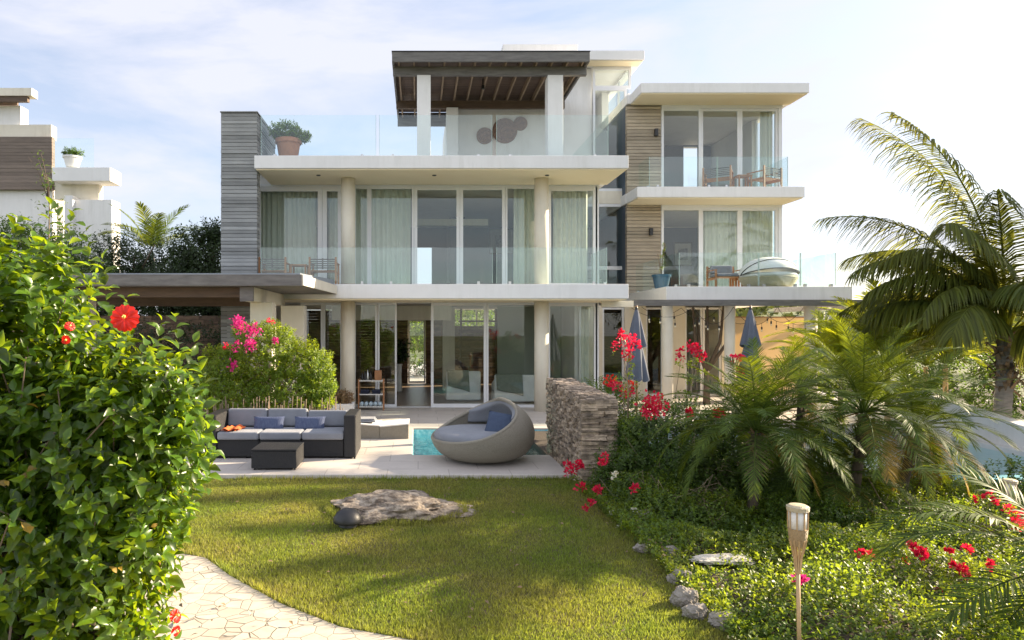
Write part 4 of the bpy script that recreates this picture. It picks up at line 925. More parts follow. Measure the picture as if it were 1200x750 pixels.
for i, (a, b) in enumerate(((309,364),(372,438),(447,520),(600,690))):
    t = thing('lounge_mat', (X_((a+b)/2,17.0),17.6,Z2+.04), ('flat dark lounge mat on the roof terrace nearest the terracotta pot','flat dark lounge mat second from the left on the roof terrace','flat dark lounge mat below the left pergola column','flat dark lounge mat below the right pergola column')[i], 'lounge mat', 'dark mats on the roof terrace')
    MB().box(X_(a,17),X_(b,17),17.22,17.9,Z2+.001,Z2+.13).build('mattress', mat('charcoal_cushion', (.05,.055,.075), None, 5, .9) if i == 0 else bpy.data.materials['charcoal_cushion'], t, bevel=.02)
    MB().box(X_(b,17)-.5,X_(b,17)-.02,17.23,17.6,Z2+.131,Z2+.20).build('headrest', bpy.data.materials['charcoal_cushion'], t, bevel=.02)
# woven discs
for i, (a, b, r, lb) in enumerate(((568.1,159.2,9.7,'medium round woven wall disc left of the largest on the terrace wall'),(591.5,153.3,14.6,'largest round woven disc in the middle of the terrace wall'),(610,144.8,8.0,'smallest round woven disc upper right on the terrace wall'))):
    c_ = at(a, b, 21.72); rr_ = r*21.72/F; mb = MB(); prof = []
    for k in range(11): prof.append((rr_*(1-k/10)+.001, .02+.008*(k % 2)))
    mb.lathe((c_.x,c_.y,c_.z), [(rr_,-.012-.012*i)]+prof, 40, M=Matrix.Rotation(R(90),4,'X')); mesh_thing(mb, 'woven_disc', WOVEN, c_, lb, 'wall decoration', 'woven discs on the terrace wall')
# umbrellas
def umbrella(x, y, label):
    t = thing('closed_umbrella', (x,y,0), label, 'umbrella', 'closed blue parasols on the dining terrace')
    MB().tube([(x,y,0),(x,y,2.56)], .022, 10).build('pole', TEAK, t, smooth=True)
    MB().lathe((x,y,0), [(.28,.0),(.28,.05),(.05,.07),(.04,.25)], 20).build('base', BLACK, t)
    for (z1, z0, r0, r1, nm) in ((2.48,1.74,.03,.175,'canopy_top'),(1.80,1.05,.10,.22,'canopy')):
        mb = MB()
        def f(u, v):
            a = 2*math.pi*u; r = r0+(r1-r0)*v**.8; r *= 1+.20*math.sin(a*8+v)*v+.06*math.sin(a*3+2*v); return (x+r*math.cos(a), y+r*math.sin(a), z1+(z0-z1)*v+.03*math.sin(a*8)*v)
        mb.grid(f, 64, 10); mb.build(nm, UMBF, t, smooth=True)
    MB().lathe((x,y,2.48), [(.03,0),(.03,.04),(.012,.09)], 10).build('finial', BLACK, t)
umbrella(X_(746,13.9),13.9,'closed blue grey parasol left, nearest the main block of the house'); umbrella(X_(879.5,13.9),13.9,'closed blue grey parasol right, in front of the backlit screen')
# screen on the terrace
SCREEN = leafmat('cream_sailcloth', (.72,.66,.54), (.78,.68,.50), 0, .9, .4, alt=(.70,.64,.52), trans=.5, gloss=.1)
t = thing('sailcloth_screen', (10.5,20,0), 'warm backlit cream screen at the end of the covered terrace', 'screen')
mb = MB(); mb.box(9.25,11.45,20.0,20.012,.1,2.42); mb.build('cloth', SCREEN, t)
MB().box(9.2,9.245,19.99,20.03,0,2.5).build('post', CREAM, t); MB().box(11.455,11.5,19.99,20.03,0,2.5).build('post', CREAM, t); MB().box(9.246,11.454,19.995,20.02,2.421,2.45).build('top_rail', TEAK, t)
# string lights
sg = thing('string_lights', (8,17,2.6), 'swagged string lights with small bulbs hanging under the terrace beam', 'string lights')
rg = random.Random(4); anchors = [(5.6,17.1),(6.9,17.1),(7.9,17.1),(9.0,17.1),(10.1,17.1),(11.3,17.1),(12.3,17.1)]
nbulb = 0
for lv in range(2):
    for i in range(len(anchors)-1):
        (xa, ya), (xb, yb) = anchors[i], anchors[i+1]; yy = ya+lv*.8; sag = .18+.32*rg.random(); pts = [(xa+(xb-xa)*s, yy, 2.64-sag*4*s*(1-s)) for s in [k/14 for k in range(15)]]
        MB().tube(pts, .006, 5).build('cable', BLACK, sg)
        for k in (2,5,9,12):
            if rg.random() < .8:
                p = pts[k]; d = .05+.12*rg.random(); MB().tube([p,(p[0],p[1],p[2]-d)], .005, 4).build('drop_cable', BLACK, sg)
                MB().lathe((p[0],p[1],p[2]-d-.07), [(.012,0),(.020,.01),(.020,.07)], 8).build('socket', BLACK, sg); MB().lathe((p[0],p[1],p[2]-d-.125), [(.008,0),(.022,.02),(.018,.053)], 8).build('bulb', PIPE, sg, smooth=True)
# stacked stone wall
st = thing('stone_wall', (2.45,10.4,0), 'thick dry stacked stone wall beside the bowl daybed', 'wall'); rr = random.Random(9)
mb = MB(); WX0, WX1, WY0, WY1 = 2.21, 2.68, 9.2, 11.7
def wtop(y): return 1.14+.09*(y-WY0)/(WY1-WY0)
MB().prism([(WX0+.05,WY0+.05),(WX1-.05,WY0+.05),(WX1-.05,WY1-.05),(WX0+.05,WY1-.05)], -.2, [1.08,1.08,1.16,1.16]).build('core', mat('dark_mortar', (.06,.05,.045), None, 5, .95), st)
z = -.12
def stonebox(x0, x1, y0, y1, z0, z1):
    b = len(mb.v); j = lambda: rr.uniform(-.008,.008)
    for (x, y, zz) in ((x0,y0,z0),(x1,y0,z0),(x1,y1,z0),(x0,y1,z0),(x0,y0,z1),(x1,y0,z1),(x1,y1,z1),(x0,y1,z1)): mb.v.append((x+j(),y+j(),zz+j()*.6))
    mb.f.extend(tuple(b+i for i in f) for f in ((0,3,2,1),(4,5,6,7),(0,1,5,4),(1,2,6,5),(2,3,7,6),(3,0,4,7)))
while z < 1.25:
    h = rr.uniform(.022,.05)
    # faces along y (left and right)
    for (xa, sgn) in ((WX0,-1),(WX1,1)):
        y = WY0
        while y < WY1:
            l = rr.uniform(.05,.20); ye = min(y+l, WY1); dp = rr.uniform(-.02,.03)
            zt = z+h*rr.uniform(.8,1.0)
            if zt < wtop(y)+rr.uniform(-.01,.015):
                if sgn < 0: stonebox(xa-dp,xa+.12,y,ye-.006,z,zt)
                else: stonebox(xa-.12,xa+dp,y,ye-.006,z,zt)
            y = ye
    x = WX0-.01
    while x < WX1:
        l = rr.uniform(.14,.42); xe = min(x+l, WX1+.01); dp = rr.uniform(-.015,.03)
        if z+h < wtop(WY0)+.02: stonebox(x,xe-.005,WY0-dp,WY0+.15,z,z+h*.93)
        x = xe
    z += h
for k in range(420):
    y = rr.uniform(WY0+.03,WY1-.03); x = rr.uniform(WX0+.03,WX1-.03); s = rr.uniform(.03,.09); zt = wtop(y); stonebox(x-s*.6,x+s*.6,y-s,y+s,zt-.05,zt+rr.uniform(-.012,.03))
mb.build('stones', STONE, st)
# rocks
def rock_mb(c, s, seed, sub=5, amp=.22, fl=.35):
    bm = bmesh.new(); bmesh.ops.create_icosphere(bm, subdivisions=sub, radius=1); o = Vector((seed*7.1, seed*3.3, seed)); mb = MB()
    for v in bm.verts:
        p = v.co.copy(); d = noise.fractal(p*1.3+o, .9, 2.1, 5)*amp+ (1-abs(noise.noise(p*2.6+o)))*amp*.5 + noise.noise(p*7+o)*amp*.18
        q = p*(1+d); v.co = Vector((q.x*s[0], q.y*s[1], max(q.z*s[2], -s[2]*fl)))
    for v in bm.verts: mb.v.append((c[0]+v.co.x, c[1]+v.co.y, c[2]+v.co.z))
    for f in bm.faces: mb.f.append(tuple(v.index for v in f.verts))
    bm.free(); return mb
mesh_thing(rock_mb((-.25,8.12,-.07),(.68,.48,.14),3,6,.40), 'lawn_rock', ROCKM, (-.25,8.15,-.1), 'large flat weathered rock lying in the middle of the lawn', 'rock')
bl_ = [(752,612,.15,.10,'pale boulder at the top of the bed edge, under the bushes'),(748,648,.09,.06,'small grey stone beside the lawn edge below the top boulder'),(779,656,.09,.08,'grey round stone at the lawn edge in the middle of the row'),(790,684,.10,.07,'low stone at the bed edge half covered by leaves'),(793,712,.10,.10,'pale rounded boulder near the bottom of the lawn edge'),(806,727,.08,.07,'small grey stone just right of the lowest pale boulder'),(838,737,.10,.07,'low stone in the ground cover at the bottom of the bed'),(758,632,.10,.05,'flat pale stone right of the top bed boulder')]
for i, (px, py, s, h, lb) in enumerate(bl_):
    y = 1.03*F*2.2/(py+6-385)*.98; mesh_thing(rock_mb((X_(px,y)+.06,y,LZ+h*.2),(s*.95,s*.75,h*.9),i+11,5,.34,.5), 'boulder', BOULD, (X_(px,y),y,LZ), lb, 'boulder', 'boulders along the edge of the bed')
mb = MB(); y = 6.0; a = at(815,650,6.35); b = at(884,683,5.75); 
mb = rock_mb(((a.x+b.x)/2,(a.y+b.y)/2,.05),(.24,.09,.035),33,5,.3,.5); mesh_thing(mb, 'flat_stone', mat('sunlit_tone_stone', (.62,.58,.50), (.4,.36,.3), 6, .85, .6, 25), ((a.x+b.x)/2,6,0), 'long flat stone coloured as if sunlit in the middle of the ground cover', 'boulder')  # paler than the boulders: sunlight put into the colour of a shaded stone
# dome garden lamp
yl = 7.42; dl = thing('dome_lamp', (X_(407.5,yl),yl,LZ), 'black dome garden lamp at the left end of the lawn rock', 'garden lamp')
mb = MB(); mb.lathe((X_(407.5,yl),yl,LZ), [(.155,.045),(.158,.055),(.15,.095),(.12,.145),(.07,.18),(.01,.195)], 32); mb.build('cap', BLACK, dl, smooth=True)
mb = MB(); mb.lathe((X_(407.5,yl),yl,LZ), [(.10,0),(.09,.044)], 24); mb.build('base', BLACK, dl)
# torches
def torch(x, y, zt, label):
    zb = -.15; t = thing('garden_torch', (x,y,zb), label, 'torch', 'bamboo garden torches')
    MB().tube([(x+.012,y,zb),(x,y,zt-.42)], .013, 8).build('pole', BAMBOO, t, smooth=True)
    for k in range(10):
        a = k*math.pi/5; MB().tube([(x+.012*math.cos(a),y+.012*math.sin(a),zt-.44),(x+.022*math.cos(a),y+.022*math.sin(a),zt-.34),(x+.05*math.cos(a),y+.05*math.sin(a),zt-.22)], .0055, 5).build('strip', BAMBOO, t)
    MB().lathe((x,y,0), [(.038,zt-.26),(.055,zt-.20),(.060,zt-.15)], 20).build('woven_cup', wk, t)
    MB().lathe((x,y,0), [(.052,zt-.149),(.054,zt-.035)], 20).build('shade', CANVW, t, smooth='sides')
    for k in range(8):
        a = k*math.pi/4+.2; MB().tube([(x+.057*math.cos(a),y+.057*math.sin(a),zt-.15),(x+.058*math.cos(a),y+.058*math.sin(a),zt-.03)], .0045, 5).build('rib', BAMBOO, t)
    MB().lathe((x,y,0), [(.066,zt-.034),(.068,zt-.008),(.05,zt+.004),(.01,zt+.006)], 24).build('lid', WICKC, t)
wk = wickermat('bamboo_weave', (.58,.42,.22), (.30,.20,.10), 60)
torch(X_(935,4.4), 4.4, Z_(592,4.4), 'tall bamboo torch with white shade in the foreground bed'); torch(X_(1183,6.9), 6.9, Z_(562,6.9), 'bamboo torch behind the palm frond at the right edge')
# bamboo poles behind the sofa
bf_ = thing('bamboo_screen', (-3.2,12.25,0), 'row of thin dry canes forming a low screen behind the sofa', 'fence'); rr = random.Random(2)
mb = MB()
for k in range(95):
    x = -4.6+3.3*k/95+rr.uniform(-.015,.015); h = rr.uniform(.62,.9); mb.tube([(x,12.25+rr.uniform(-.04,.04),0),(x+rr.uniform(-.05,.05),12.25+rr.uniform(-.05,.05),h)], rr.uniform(.006,.011), 5)
mb.box(-4.65,-1.3,12.24,12.26,.3,.32); mb.box(-4.65,-1.3,12.24,12.26,.5,.52); mb.build('canes', STEM, bf_)
# ================================================================ VEGETATION
# hibiscus hedge at the left
hb = bush('hibiscus_hedge', 41, (-2.2,3.7,LZ), 'big glossy green hibiscus hedge filling the left foreground', 'hedge',
  [(-2.25,3.65,1.95,.62,.55,.74),(-1.88,3.6,1.5,.80,.55,.62),(-2.15,3.65,.75,.88,.6,.95),(-2.75,3.7,1.7,.6,.55,.95),(-1.75,3.55,1.15,.55,.5,.6),(-1.5,3.5,1.65,.42,.4,.42)], 2000, 11, .26, .104, .60, L_HIB, T_HI, stems=160, stem_r=.009, shell=.38, stem_m=BARK, zmin=-.1)
rg = np.random.default_rng(77)
sp_pts = [at(px, py, y) for px, py, y in ((60,236,3.5),(68,250,3.4),(100,262,3.4),(20,252,3.6),(120,300,3.3),(205,368,3.2),(190,372,3.3),(228,398,3.3),(235,440,3.3),(245,500,3.2),(250,520,3.2),(150,345,3.3),(240,545,3.3),(225,600,3.3),(215,560,3.3),(210,625,3.4),(40,262,3.3),(85,245,3.6),(232,420,3.3),(200,690,3.4),(238,470,3.2))]
P = np.array([tuple(p) for p in sp_pts])
for q in P: V, Fq = shoots(rg, q[None], np.array([[.25,-.2,.6]]), 12, .32, .095, .6, T_HI, .6); npmesh('shoot', V, Fq, L_HIB, hb)
rgx = np.random.default_rng(3); P, Nn = blob_points(rgx, [(-1.95,3.5,1.2,.8,.5,1.0)], 26, .3); V, Fq = shoots(rgx, P, Nn, 2, .1, .07, .6, T_HI); npmesh('yellowed_leaves', V, Fq, L_OLD, hb)
def hibiscus(c, r, face, parent, name='hibiscus_flower'):
    c = Vector(c); fz = Vector(face).normalized(); ux = fz.cross(Vector((0,0,1))).normalized(); uy = ux.cross(fz); mb = MB()
    for k in range(5):
        a0 = k*2*math.pi/5+.3
        def f(u, v):
            wdt = .62*math.sin(math.pi*min(1, v*.62+.08))**.8; a = a0+(u-.5)*wdt*2.9; rr_ = r*v*(1+.06*math.sin(u*22)*v); h = .35*r*v**.8-.30*r*v*v+.05*r*math.sin(u*18+k)*v
            return c+(ux*math.cos(a)+uy*math.sin(a))*rr_+fz*(h+.004*k)
        mb.grid(f, 12, 8)
    o = mb.build(name, F_HIB, parent, smooth=True); s = MB(); s.tube([c, c+fz*r*.5, c+fz*r*.85+uy*r*.1], r*.035, 6); s.build('stamen', F_HIB, o); s = MB()
    for k in range(14): q = c+fz*r*(.6+.02*k)+uy*r*.08; a = k*2.4; s.lathe(tuple(q+(ux*math.cos(a)+uy*math.sin(a))*r*.08), [(.002,-.003),(.004,0),(.002,.003)], 6)
    s.build('anthers', YEL, o)
hibiscus(at(147,373,2.98), .058, (.25,-1,.05), hb); hibiscus(at(81,383,3.1), .022, (.6,-.6,.2), hb); hibiscus(at(78,397,3.1), .02, (.2,-.8,-.4), hb); hibiscus(at(204,722,3.0), .03, (.9,-.3,.2), hb)
hibiscus(at(205,738,3.02), .022, (.9,-.5,-.3), hb)
# flowering shrub behind the sofa
Fm = lambda px, py, y, r, m_, n=34, ls=.035: (tuple(at(px, py, y)), r, m_, n, ls)
bush('bougainvillea_shrub', 42, (-2.8,13,0), 'lime green shrub with magenta blossoms behind the wicker sofa', 'shrub',
  [(-2.95,13.1,1.60,.75,.55,.72),(-2.2,13.1,1.38,.62,.5,.55),(-3.7,13.1,1.25,.6,.5,.6),(-1.95,13.0,1.0,.45,.4,.5),(-2.5,12.9,.9,.9,.45,.55),(-3.5,12.9,.8,.8,.4,.5)], 4200, 9, .13, .07, .5, L_BOXY, stems=110, stem_r=.009, shell=.3, zmin=.3,
  roots=[(-3.9+.2*k,13.0+.06*(k%3),0) for k in range(12)],
  flowers=[Fm(287,381,12.55,.16,F_PINK,110),Fm(297,386,12.5,.12,F_PINK,80),Fm(279,376,12.6,.08,F_PINK,40),Fm(293,403,12.5,.11,F_PINK,90),Fm(277,406,12.5,.08,F_PINK,30),Fm(272,427,12.5,.08,F_PINK,40),Fm(322,400,12.5,.06,F_PINK,26),Fm(318,377,12.5,.05,F_RED,16),Fm(265,407,12.5,.05,F_RED,16)])
# dark trees at the left
def tree(name, seed, x, y, z0, blobs, n, leaf, m_, label, group=None, th=.14, lps=8, trunk_m=BARK, wr=.5):
    rg = np.random.default_rng(seed); t = thing(name, (x,y,z0), label, 'tree', group)
    P, Nn = blob_points(rg, blobs, n, .5); V, Fq = shoots(rg, P, Nn, lps, leaf*3, leaf, wr, T_LO); npmesh('crown', V, Fq, m_, t)
    mb = MB(); top = (x+.1,y,min(b[2] for b in blobs)); mb.tube([(x,y,z0),(x+.05,y,(z0+top[2])/2),top], [th,th*.8,th*.6], 10)
    for b in blobs:
        for k in range(3): q = Vector(b[:3])+Vector(rg.normal(size=3))*.3*b[3]; mb.tube([top,(Vector(top)+q)/2+Vector((0,0,.15)),q], [th*.5,th*.3,th*.1], 6)
    mb.build('trunk', trunk_m, t, smooth=True); return t
gt = 'trees behind the left pergola'
XX = lambda px, y: X_(px, y)
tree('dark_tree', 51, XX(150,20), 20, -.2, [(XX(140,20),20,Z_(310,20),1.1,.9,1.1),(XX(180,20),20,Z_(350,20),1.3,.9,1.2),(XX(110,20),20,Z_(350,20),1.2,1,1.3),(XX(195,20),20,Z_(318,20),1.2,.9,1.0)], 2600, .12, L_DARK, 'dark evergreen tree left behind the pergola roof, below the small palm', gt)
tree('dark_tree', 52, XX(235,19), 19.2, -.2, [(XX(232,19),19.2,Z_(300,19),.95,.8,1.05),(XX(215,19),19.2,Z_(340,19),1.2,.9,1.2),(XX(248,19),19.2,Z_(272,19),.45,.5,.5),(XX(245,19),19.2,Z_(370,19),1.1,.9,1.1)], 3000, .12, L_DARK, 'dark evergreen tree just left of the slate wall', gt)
tree('dark_tree', 53, XX(70,17), 17, -.2, [(XX(60,17),17,Z_(300,17),1.2,.9,.9),(XX(100,17),17,Z_(330,17),.9,.9,.8),(XX(20,17),17,Z_(290,17),1.0,.9,.9)], 1900, .10, L_BOU, 'green bushy tree between the hedge and the neighbour house', gt)
tree('sapling', 54, XX(52,13), 13, -.2, [(XX(52,13),13,Z_(205,13),.18,.2,.35),(XX(45,13),13,Z_(182,13),.22,.2,.12),(XX(60,13),13,Z_(240,13),.4,.2,.3)], 26, .12, L_BOU, 'thin tall sapling rising above the hedge at the left', gt, th=.02, lps=5, wr=.3)
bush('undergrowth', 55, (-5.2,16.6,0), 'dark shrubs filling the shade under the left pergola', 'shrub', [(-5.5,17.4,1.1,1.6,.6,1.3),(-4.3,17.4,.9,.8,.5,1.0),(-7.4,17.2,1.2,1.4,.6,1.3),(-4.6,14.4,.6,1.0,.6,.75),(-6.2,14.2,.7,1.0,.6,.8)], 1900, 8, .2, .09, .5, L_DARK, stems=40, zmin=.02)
# palms ------------------------------------------------------------
def palm(name, seed, base, crown, r0, r1, specs, LL, n, wid, m_, label, cat='palm tree', group=None, trunk_m=PALMB, old=None, sweep=55, hang=.5, boots=True, bend=(0,0), r=.012, trunks=None, vee=.25, tw=.15):
    rg = np.random.default_rng(seed); t = thing(name, base, label, cat, group); b = Vector(base); c = Vector(crown)
    pts = [b.lerp(c, s)+Vector((bend[0],bend[1],0))*math.sin(math.pi*s)*1.0 for s in [k/12 for k in range(13)]]
    mb = MB(); fine = []; rs = []; N_ = max(12, int((c-b).length/.06))
    for i in range(N_+1):
        s = i/N_; k = min(11, int(s*12)); fine.append(pts[k].lerp(pts[k+1], s*12-k)); rs.append((r0+(r1-r0)*s)*(1+.07*(i % 2)))
    mb.tube(fine, rs, 14); mb.build('trunk', trunk_m, t)
    if boots:
        mb = MB(); nn = boots if isinstance(boots, int) and boots > 1 else 46
        for k in range(nn):
            a = k*2.4; z = -r1*9*(1-k/nn)+.02; rr_ = r1*.9; q = c+Vector((rr_*math.cos(a),rr_*math.sin(a),z)); d = Vector((math.cos(a),math.sin(a),rg.uniform(-.9,1.4)*1.0)).normalized()*r1*rg.uniform(1.2,3.2)
            e = q+d; s_ = Vector((-math.sin(a),math.cos(a),0))*r1*.38; e2 = e+Vector((0,0,-r1*.8*rg.random()))
            mb.quad(q-s_, q+s_, e+s_*.6, e-s_*.6); mb.quad(e-s_*.6, e+s_*.6, e2+s_*.2, e2-s_*.2)
        mb.build('leaf_bases', FIBRE, t)
    for sp in specs:
        az, el, Lf, dr = sp[:4]; mm_ = sp[4] if len(sp) > 4 else m_
        V, Fq = frond_np(rg, tuple(c+Vector((math.cos(R(az)),math.sin(R(az)),0))*r1*.5+Vector((0,0,.04))), R(az), R(el), Lf, R(dr), LL*(.9+.2*rg.random()), n, wid, sweep, hang, vee, r=r, twist=rg.normal()*tw); npmesh('frond', V, Fq, mm_, t)
    return t
# coconut palm (azimuth 180 = towards the left of the picture, 90 = away)
yc_ = 13.2; crn = (X_(1178,yc_),yc_,Z_(394,yc_))
palm('coconut_palm', 61, (X_(1158,yc_),yc_,-1.2), crn, .165,.12, [(181,36,2.8,62),(186,52,3.2,85),(170,70,4.3,80),(195,84,5.2,66),(160,86,5.2,56),(182,62,3.6,95),(175,42,3.0,100),(150,45,3.0,85),(205,50,3.0,100),(188,75,3.4,110),(168,66,3.0,120),(150,72,3.4,95),(210,78,3.4,90),(240,55,2.6,95),(270,70,2.9,85),(300,45,3.2,85),(330,60,3.6,80),(0,78,4.0,70),(30,50,3.0,80),(60,62,3.1,85),(100,50,3.0,90),(120,72,3.2,80),(345,20,2.8,70),(215,35,3.0,85),(255,60,3.4,95),(255,20,2.3,80),(130,35,2.9,80),(20,5,2.5,60),(225,85,3.1,60)], .98, 104, .030, L_COCO, 'tall coconut palm with grey trunk beyond the white pool wall', sweep=52, hang=1.7, vee=-.05, tw=.5, r=.035, boots=110, bend=(.10,0))
gcoc = 'coconut palms beyond the pool wall'
for sd_, (x, y, zc) in ((161,(19.5,15.5,7.4)),(162,(16.0,12.6,5.4))):
    rgc = np.random.default_rng(sd_); palm('coconut_palm', sd_, (x-.4,y,-1.2), (x,y,zc), .2,.13, [(k*137.5, -5+88*(k+.5)/20, 3.3+.6*rgc.random(), 60+30*rgc.random()) for k in range(20)], .75, 60, .036, L_COCO, 'tall coconut palm out of the frame to the right, shading the lawn', group=gcoc, hang=1.1, r=.035, boots=60)
gw = thing('garden_wall', (-7,18.6,0), 'brown stone garden wall in the shade behind the left pergola', 'wall'); rr = random.Random(8)
courses(-11,-4.80,18.4,18.7,0,2.45,.12,'y',rr,.04,.45).build('stones', BSTONE, gw)
# small palm behind the trees at the left
palm('feather_palm', 62, (X_(178,24),24,-.5), (X_(178,24),24,Z_(302,24)), .12,.09, [(20,60,2.2,70),(60,70,2.0,70),(100,75,2.0,60),(150,65,2.2,70),(180,55,2.1,75),(200,75,2.2,50),(230,60,2.0,70),(300,65,2.1,60),(340,45,2.1,65),(0,75,2.2,45),(270,80,2.0,50)], .5, 44, .03, L_DATE, 'small feathery palm rising behind the dark trees at the left', boots=False)
# pygmy date palms
DBARK = mat('dark_fibrous_bark', (.10, .075, .05), (.04, .03, .022), 8, .95, .9, 22, (1, 1, .3))
def fan(rg, n, L0, lo, hi, d0, d1, extra=()):
    out = []
    for k in range(n): s = (k+.5)/n; out.append((k*137.5, lo+(hi-lo)*s+rg.normal()*4, L0*(.85+.25*rg.random()), d0+(d1-d0)*(1-s)+rg.normal()*6))
    return out+list(extra)
gp = 'pygmy date palms in the bed'
rgp = np.random.default_rng(4)
def pyg(seed, px, py, y, L0, n, label, zb=-.15, extra=(), lean=0, m_=None, oldn=2):
    c_ = at(px, py, y); ex = [(rgp.random()*360, rgp.uniform(-45,-15), L0*.8, 45, L_OLD) for _ in range(oldn)]
    palm('date_palm', seed, (c_.x-lean,y,zb), tuple(c_), .055,.05, fan(rgp, int(n*1.05), L0, -8, 84, 55, 85)+ex, .22, 64, .0075, m_ or L_DATE, label, group=gp, trunk_m=DBARK, boots=70, sweep=58, hang=.22, r=.009, vee=.15)
pyg(63, 886, 508, 7.4, 1.08, 44, 'pygmy date palm on the left of the bed with the drooping frond', lean=.05)
pyg(64, 1012, 487, 7.7, 1.2, 46, 'pygmy date palm in the middle of the bed, tallest of the clump', lean=.15)
pyg(65, 975, 560, 7.9, .95, 26, 'low pygmy date palm between the two larger ones', lean=-.1)
pyg(66, 1072, 505, 8.6, 1.15, 34, 'pygmy date palm on the right with yellowing lower fronds', lean=.2, oldn=8)
pyg(67, 940, 462, 10.0, .95, 20, 'pygmy date palm further back beside the terrace column', lean=.1, m_=L_AREC)
# areca palms, brightly lit, beyond
ga_ = 'lime green feather palms beyond the pool'
def areca(seed, px, py, y, L0, n, label, zb=-.3, el=(30,88)):
    c_ = at(px, py, y); rg = np.random.default_rng(seed)
    palm('areca_palm', seed, (c_.x,y,zb), tuple(c_), .06,.045, [(k*137.5, el[0]+(el[1]-el[0])*(k+.5)/n+rg.normal()*4, L0*(.8+.35*rg.random()), 55+25*rg.random()) for k in range(n)], .40, 46, .026, L_AREC, label, group=ga_, trunk_m=BAMBOO, boots=False, sweep=48, hang=.4, r=.014)
areca(71, 1040, 432, 14.9, 2.3, 34, 'lime feather palm in front of the right end of the terrace beam')
areca(72, 1108, 428, 15.2, 2.2, 32, 'lime feather palm left of the coconut trunk')
areca(73, 985, 445, 15.4, 1.9, 22, 'lime feather palm beside the end column of the terrace')
areca(74, 1085, 430, 16.4, 2.2, 24, 'lime feather palm further back between two others')
# foreground fronds on the right
palm('foreground_palm', 68, (4.7,4.7,-.3), (4.55,4.7,.42), .07,.06, [(174,42,1.45,80),(160,30,1.3,80),(188,-2,1.25,40),(198,-14,1.3,40),(215,45,1.2,80),(120,60,1.2,80),(60,60,1.2,80),(0,60,1.2,80),(300,60,1.2,80),(240,30,1.1,80)], .28, 46, .014, L_DATE, 'palm at the right edge in the foreground with arching grey green fronds', boots=30, r=.010, hang=.5)
# bougainvillea in the bed
bush('bougainvillea_thicket', 81, (3.2,8.9,-.1), 'large bougainvillea thicket with red blossoms beside the stone wall', 'shrub',
  [(2.80,8.75,.18,.62,.5,.50),(3.35,8.9,.52,.75,.6,.72),(4.15,8.8,.50,.7,.6,.72),(3.6,8.3,.3,.8,.4,.55),(2.7,8.0,.02,.42,.35,.32),(3.0,9.3,.55,.45,.4,.5),(3.7,8.1,.0,1.0,.5,.5),(3.3,7.6,-.05,.7,.4,.34),(4.6,7.9,-.02,.8,.5,.45),(2.55,8.3,-.02,.35,.35,.25)], 7000, 9, .15, .055, .62, L_BOU, stems=130, stem_r=.008, shell=.4, zmin=-.12,
  flowers=[Fm(765,476,8.2,.11,F_RED,150,.03),Fm(757,481,8.2,.07,F_RED,50,.03),Fm(668,549,8.4,.06,F_RED,60,.03),Fm(680,545,8.4,.05,F_RED,50,.03),Fm(709,541,8.2,.05,F_RED,36,.03),Fm(683,571,8.1,.05,F_RED,26,.03),Fm(701,576,8.0,.06,F_RED,36,.03),Fm(720,556,8.0,.04,F_WHITE,16,.03),Fm(727,616,7.4,.03,F_WHITE,10,.03),Fm(806,483,8.2,.05,F_RED,26,.03),Fm(842,483,8.2,.05,F_RED,26,.03),Fm(704,541,8.3,.03,F_RED,20,.03),Fm(742,598,7.6,.025,F_WHITE,8,.03)])
def sprig(seed, px, py, y, base, label, r=.12, n=110, m_=F_RED):
    rg = np.random.default_rng(seed); t = thing('flowering_branch', base, label, 'flowering plant', 'tall bougainvillea sprays'); c_ = at(px, py, y); b = Vector(base)
    mb = MB(); ends = []
    for k in range(5):
        e = c_+Vector(rg.normal(size=3))*r*.8; mb.tube([b, b.lerp(e,.5)+Vector((rg.normal()*.08,0,.05)), e], [.009,.006,.002], 5); ends.append(e)
    mb.build('stems', STEM, t)
    for e in ends: flower_cluster(rg, tuple(e), r*.55, m_, t, n=int(n/5), ls=.036)
    P = np.array([tuple(b.lerp(c_, .35+.6*rg.random())+Vector(rg.normal(size=3))*.09) for _ in range(34)]); V, Fq = shoots(rg, P, rg.normal(size=P.shape), 6, .1, .05, .6, T_LO); npmesh('foliage', V, Fq, L_BOXY, t)
sprig(91, 733, 402, 9.6, (2.95,9.6,.4), 'tall spray of red blossoms in front of the left closed parasol', .17, 150)
sprig(92, 815, 405, 9.6, (3.7,9.5,.4), 'tall spray of red blossoms between the two closed parasols', .12, 110)
sprig(93, 862, 429, 9.3, (4.2,9.3,.4), 'short spray of red blossoms left of the right closed parasol', .08, 70)
sprig(94, 1190, 602, 6.6, (5.6,7.0,-.1), 'spray of crimson blossoms at the right edge beside the torch', .08, 60)
sprig(95, 1158, 588, 6.8, (5.7,7.2,-.1), 'small crimson spray on an arching stem left of the right torch', .05, 36)
bush('understorey_shrub', 79, (5,7.2,-.2), 'leafy green understorey filling the bed around the date palm trunks', 'shrub', [(4.15,7.15,-.02,.6,.4,.42),(5.3,7.1,-.05,.7,.4,.36),(3.4,6.9,-.05,.5,.35,.26),(6.3,7.0,-.1,.6,.4,.32),(4.9,8.0,.0,.8,.4,.55)], 2000, 8, .13, .055, .6, L_BOU, stems=60, zmin=-.15)
bush('flowering_shrub', 78, (3.0,7.9,-.1), 'leafy shrub with small red and white flowers below the thicket at the lawn edge', 'shrub', [(2.75,7.7,.05,.40,.35,.30),(3.2,7.35,.05,.45,.35,.34),(2.6,8.3,.1,.35,.3,.30)], 900, 8, .14, .055, .6, L_COV, stems=60, stem_r=.006, zmin=-.1,
  flowers=[Fm(690,590,7.9,.04,F_RED,24,.03),Fm(716,600,7.7,.03,F_WHITE,12,.028),Fm(742,572,7.6,.035,F_RED,20,.03)])
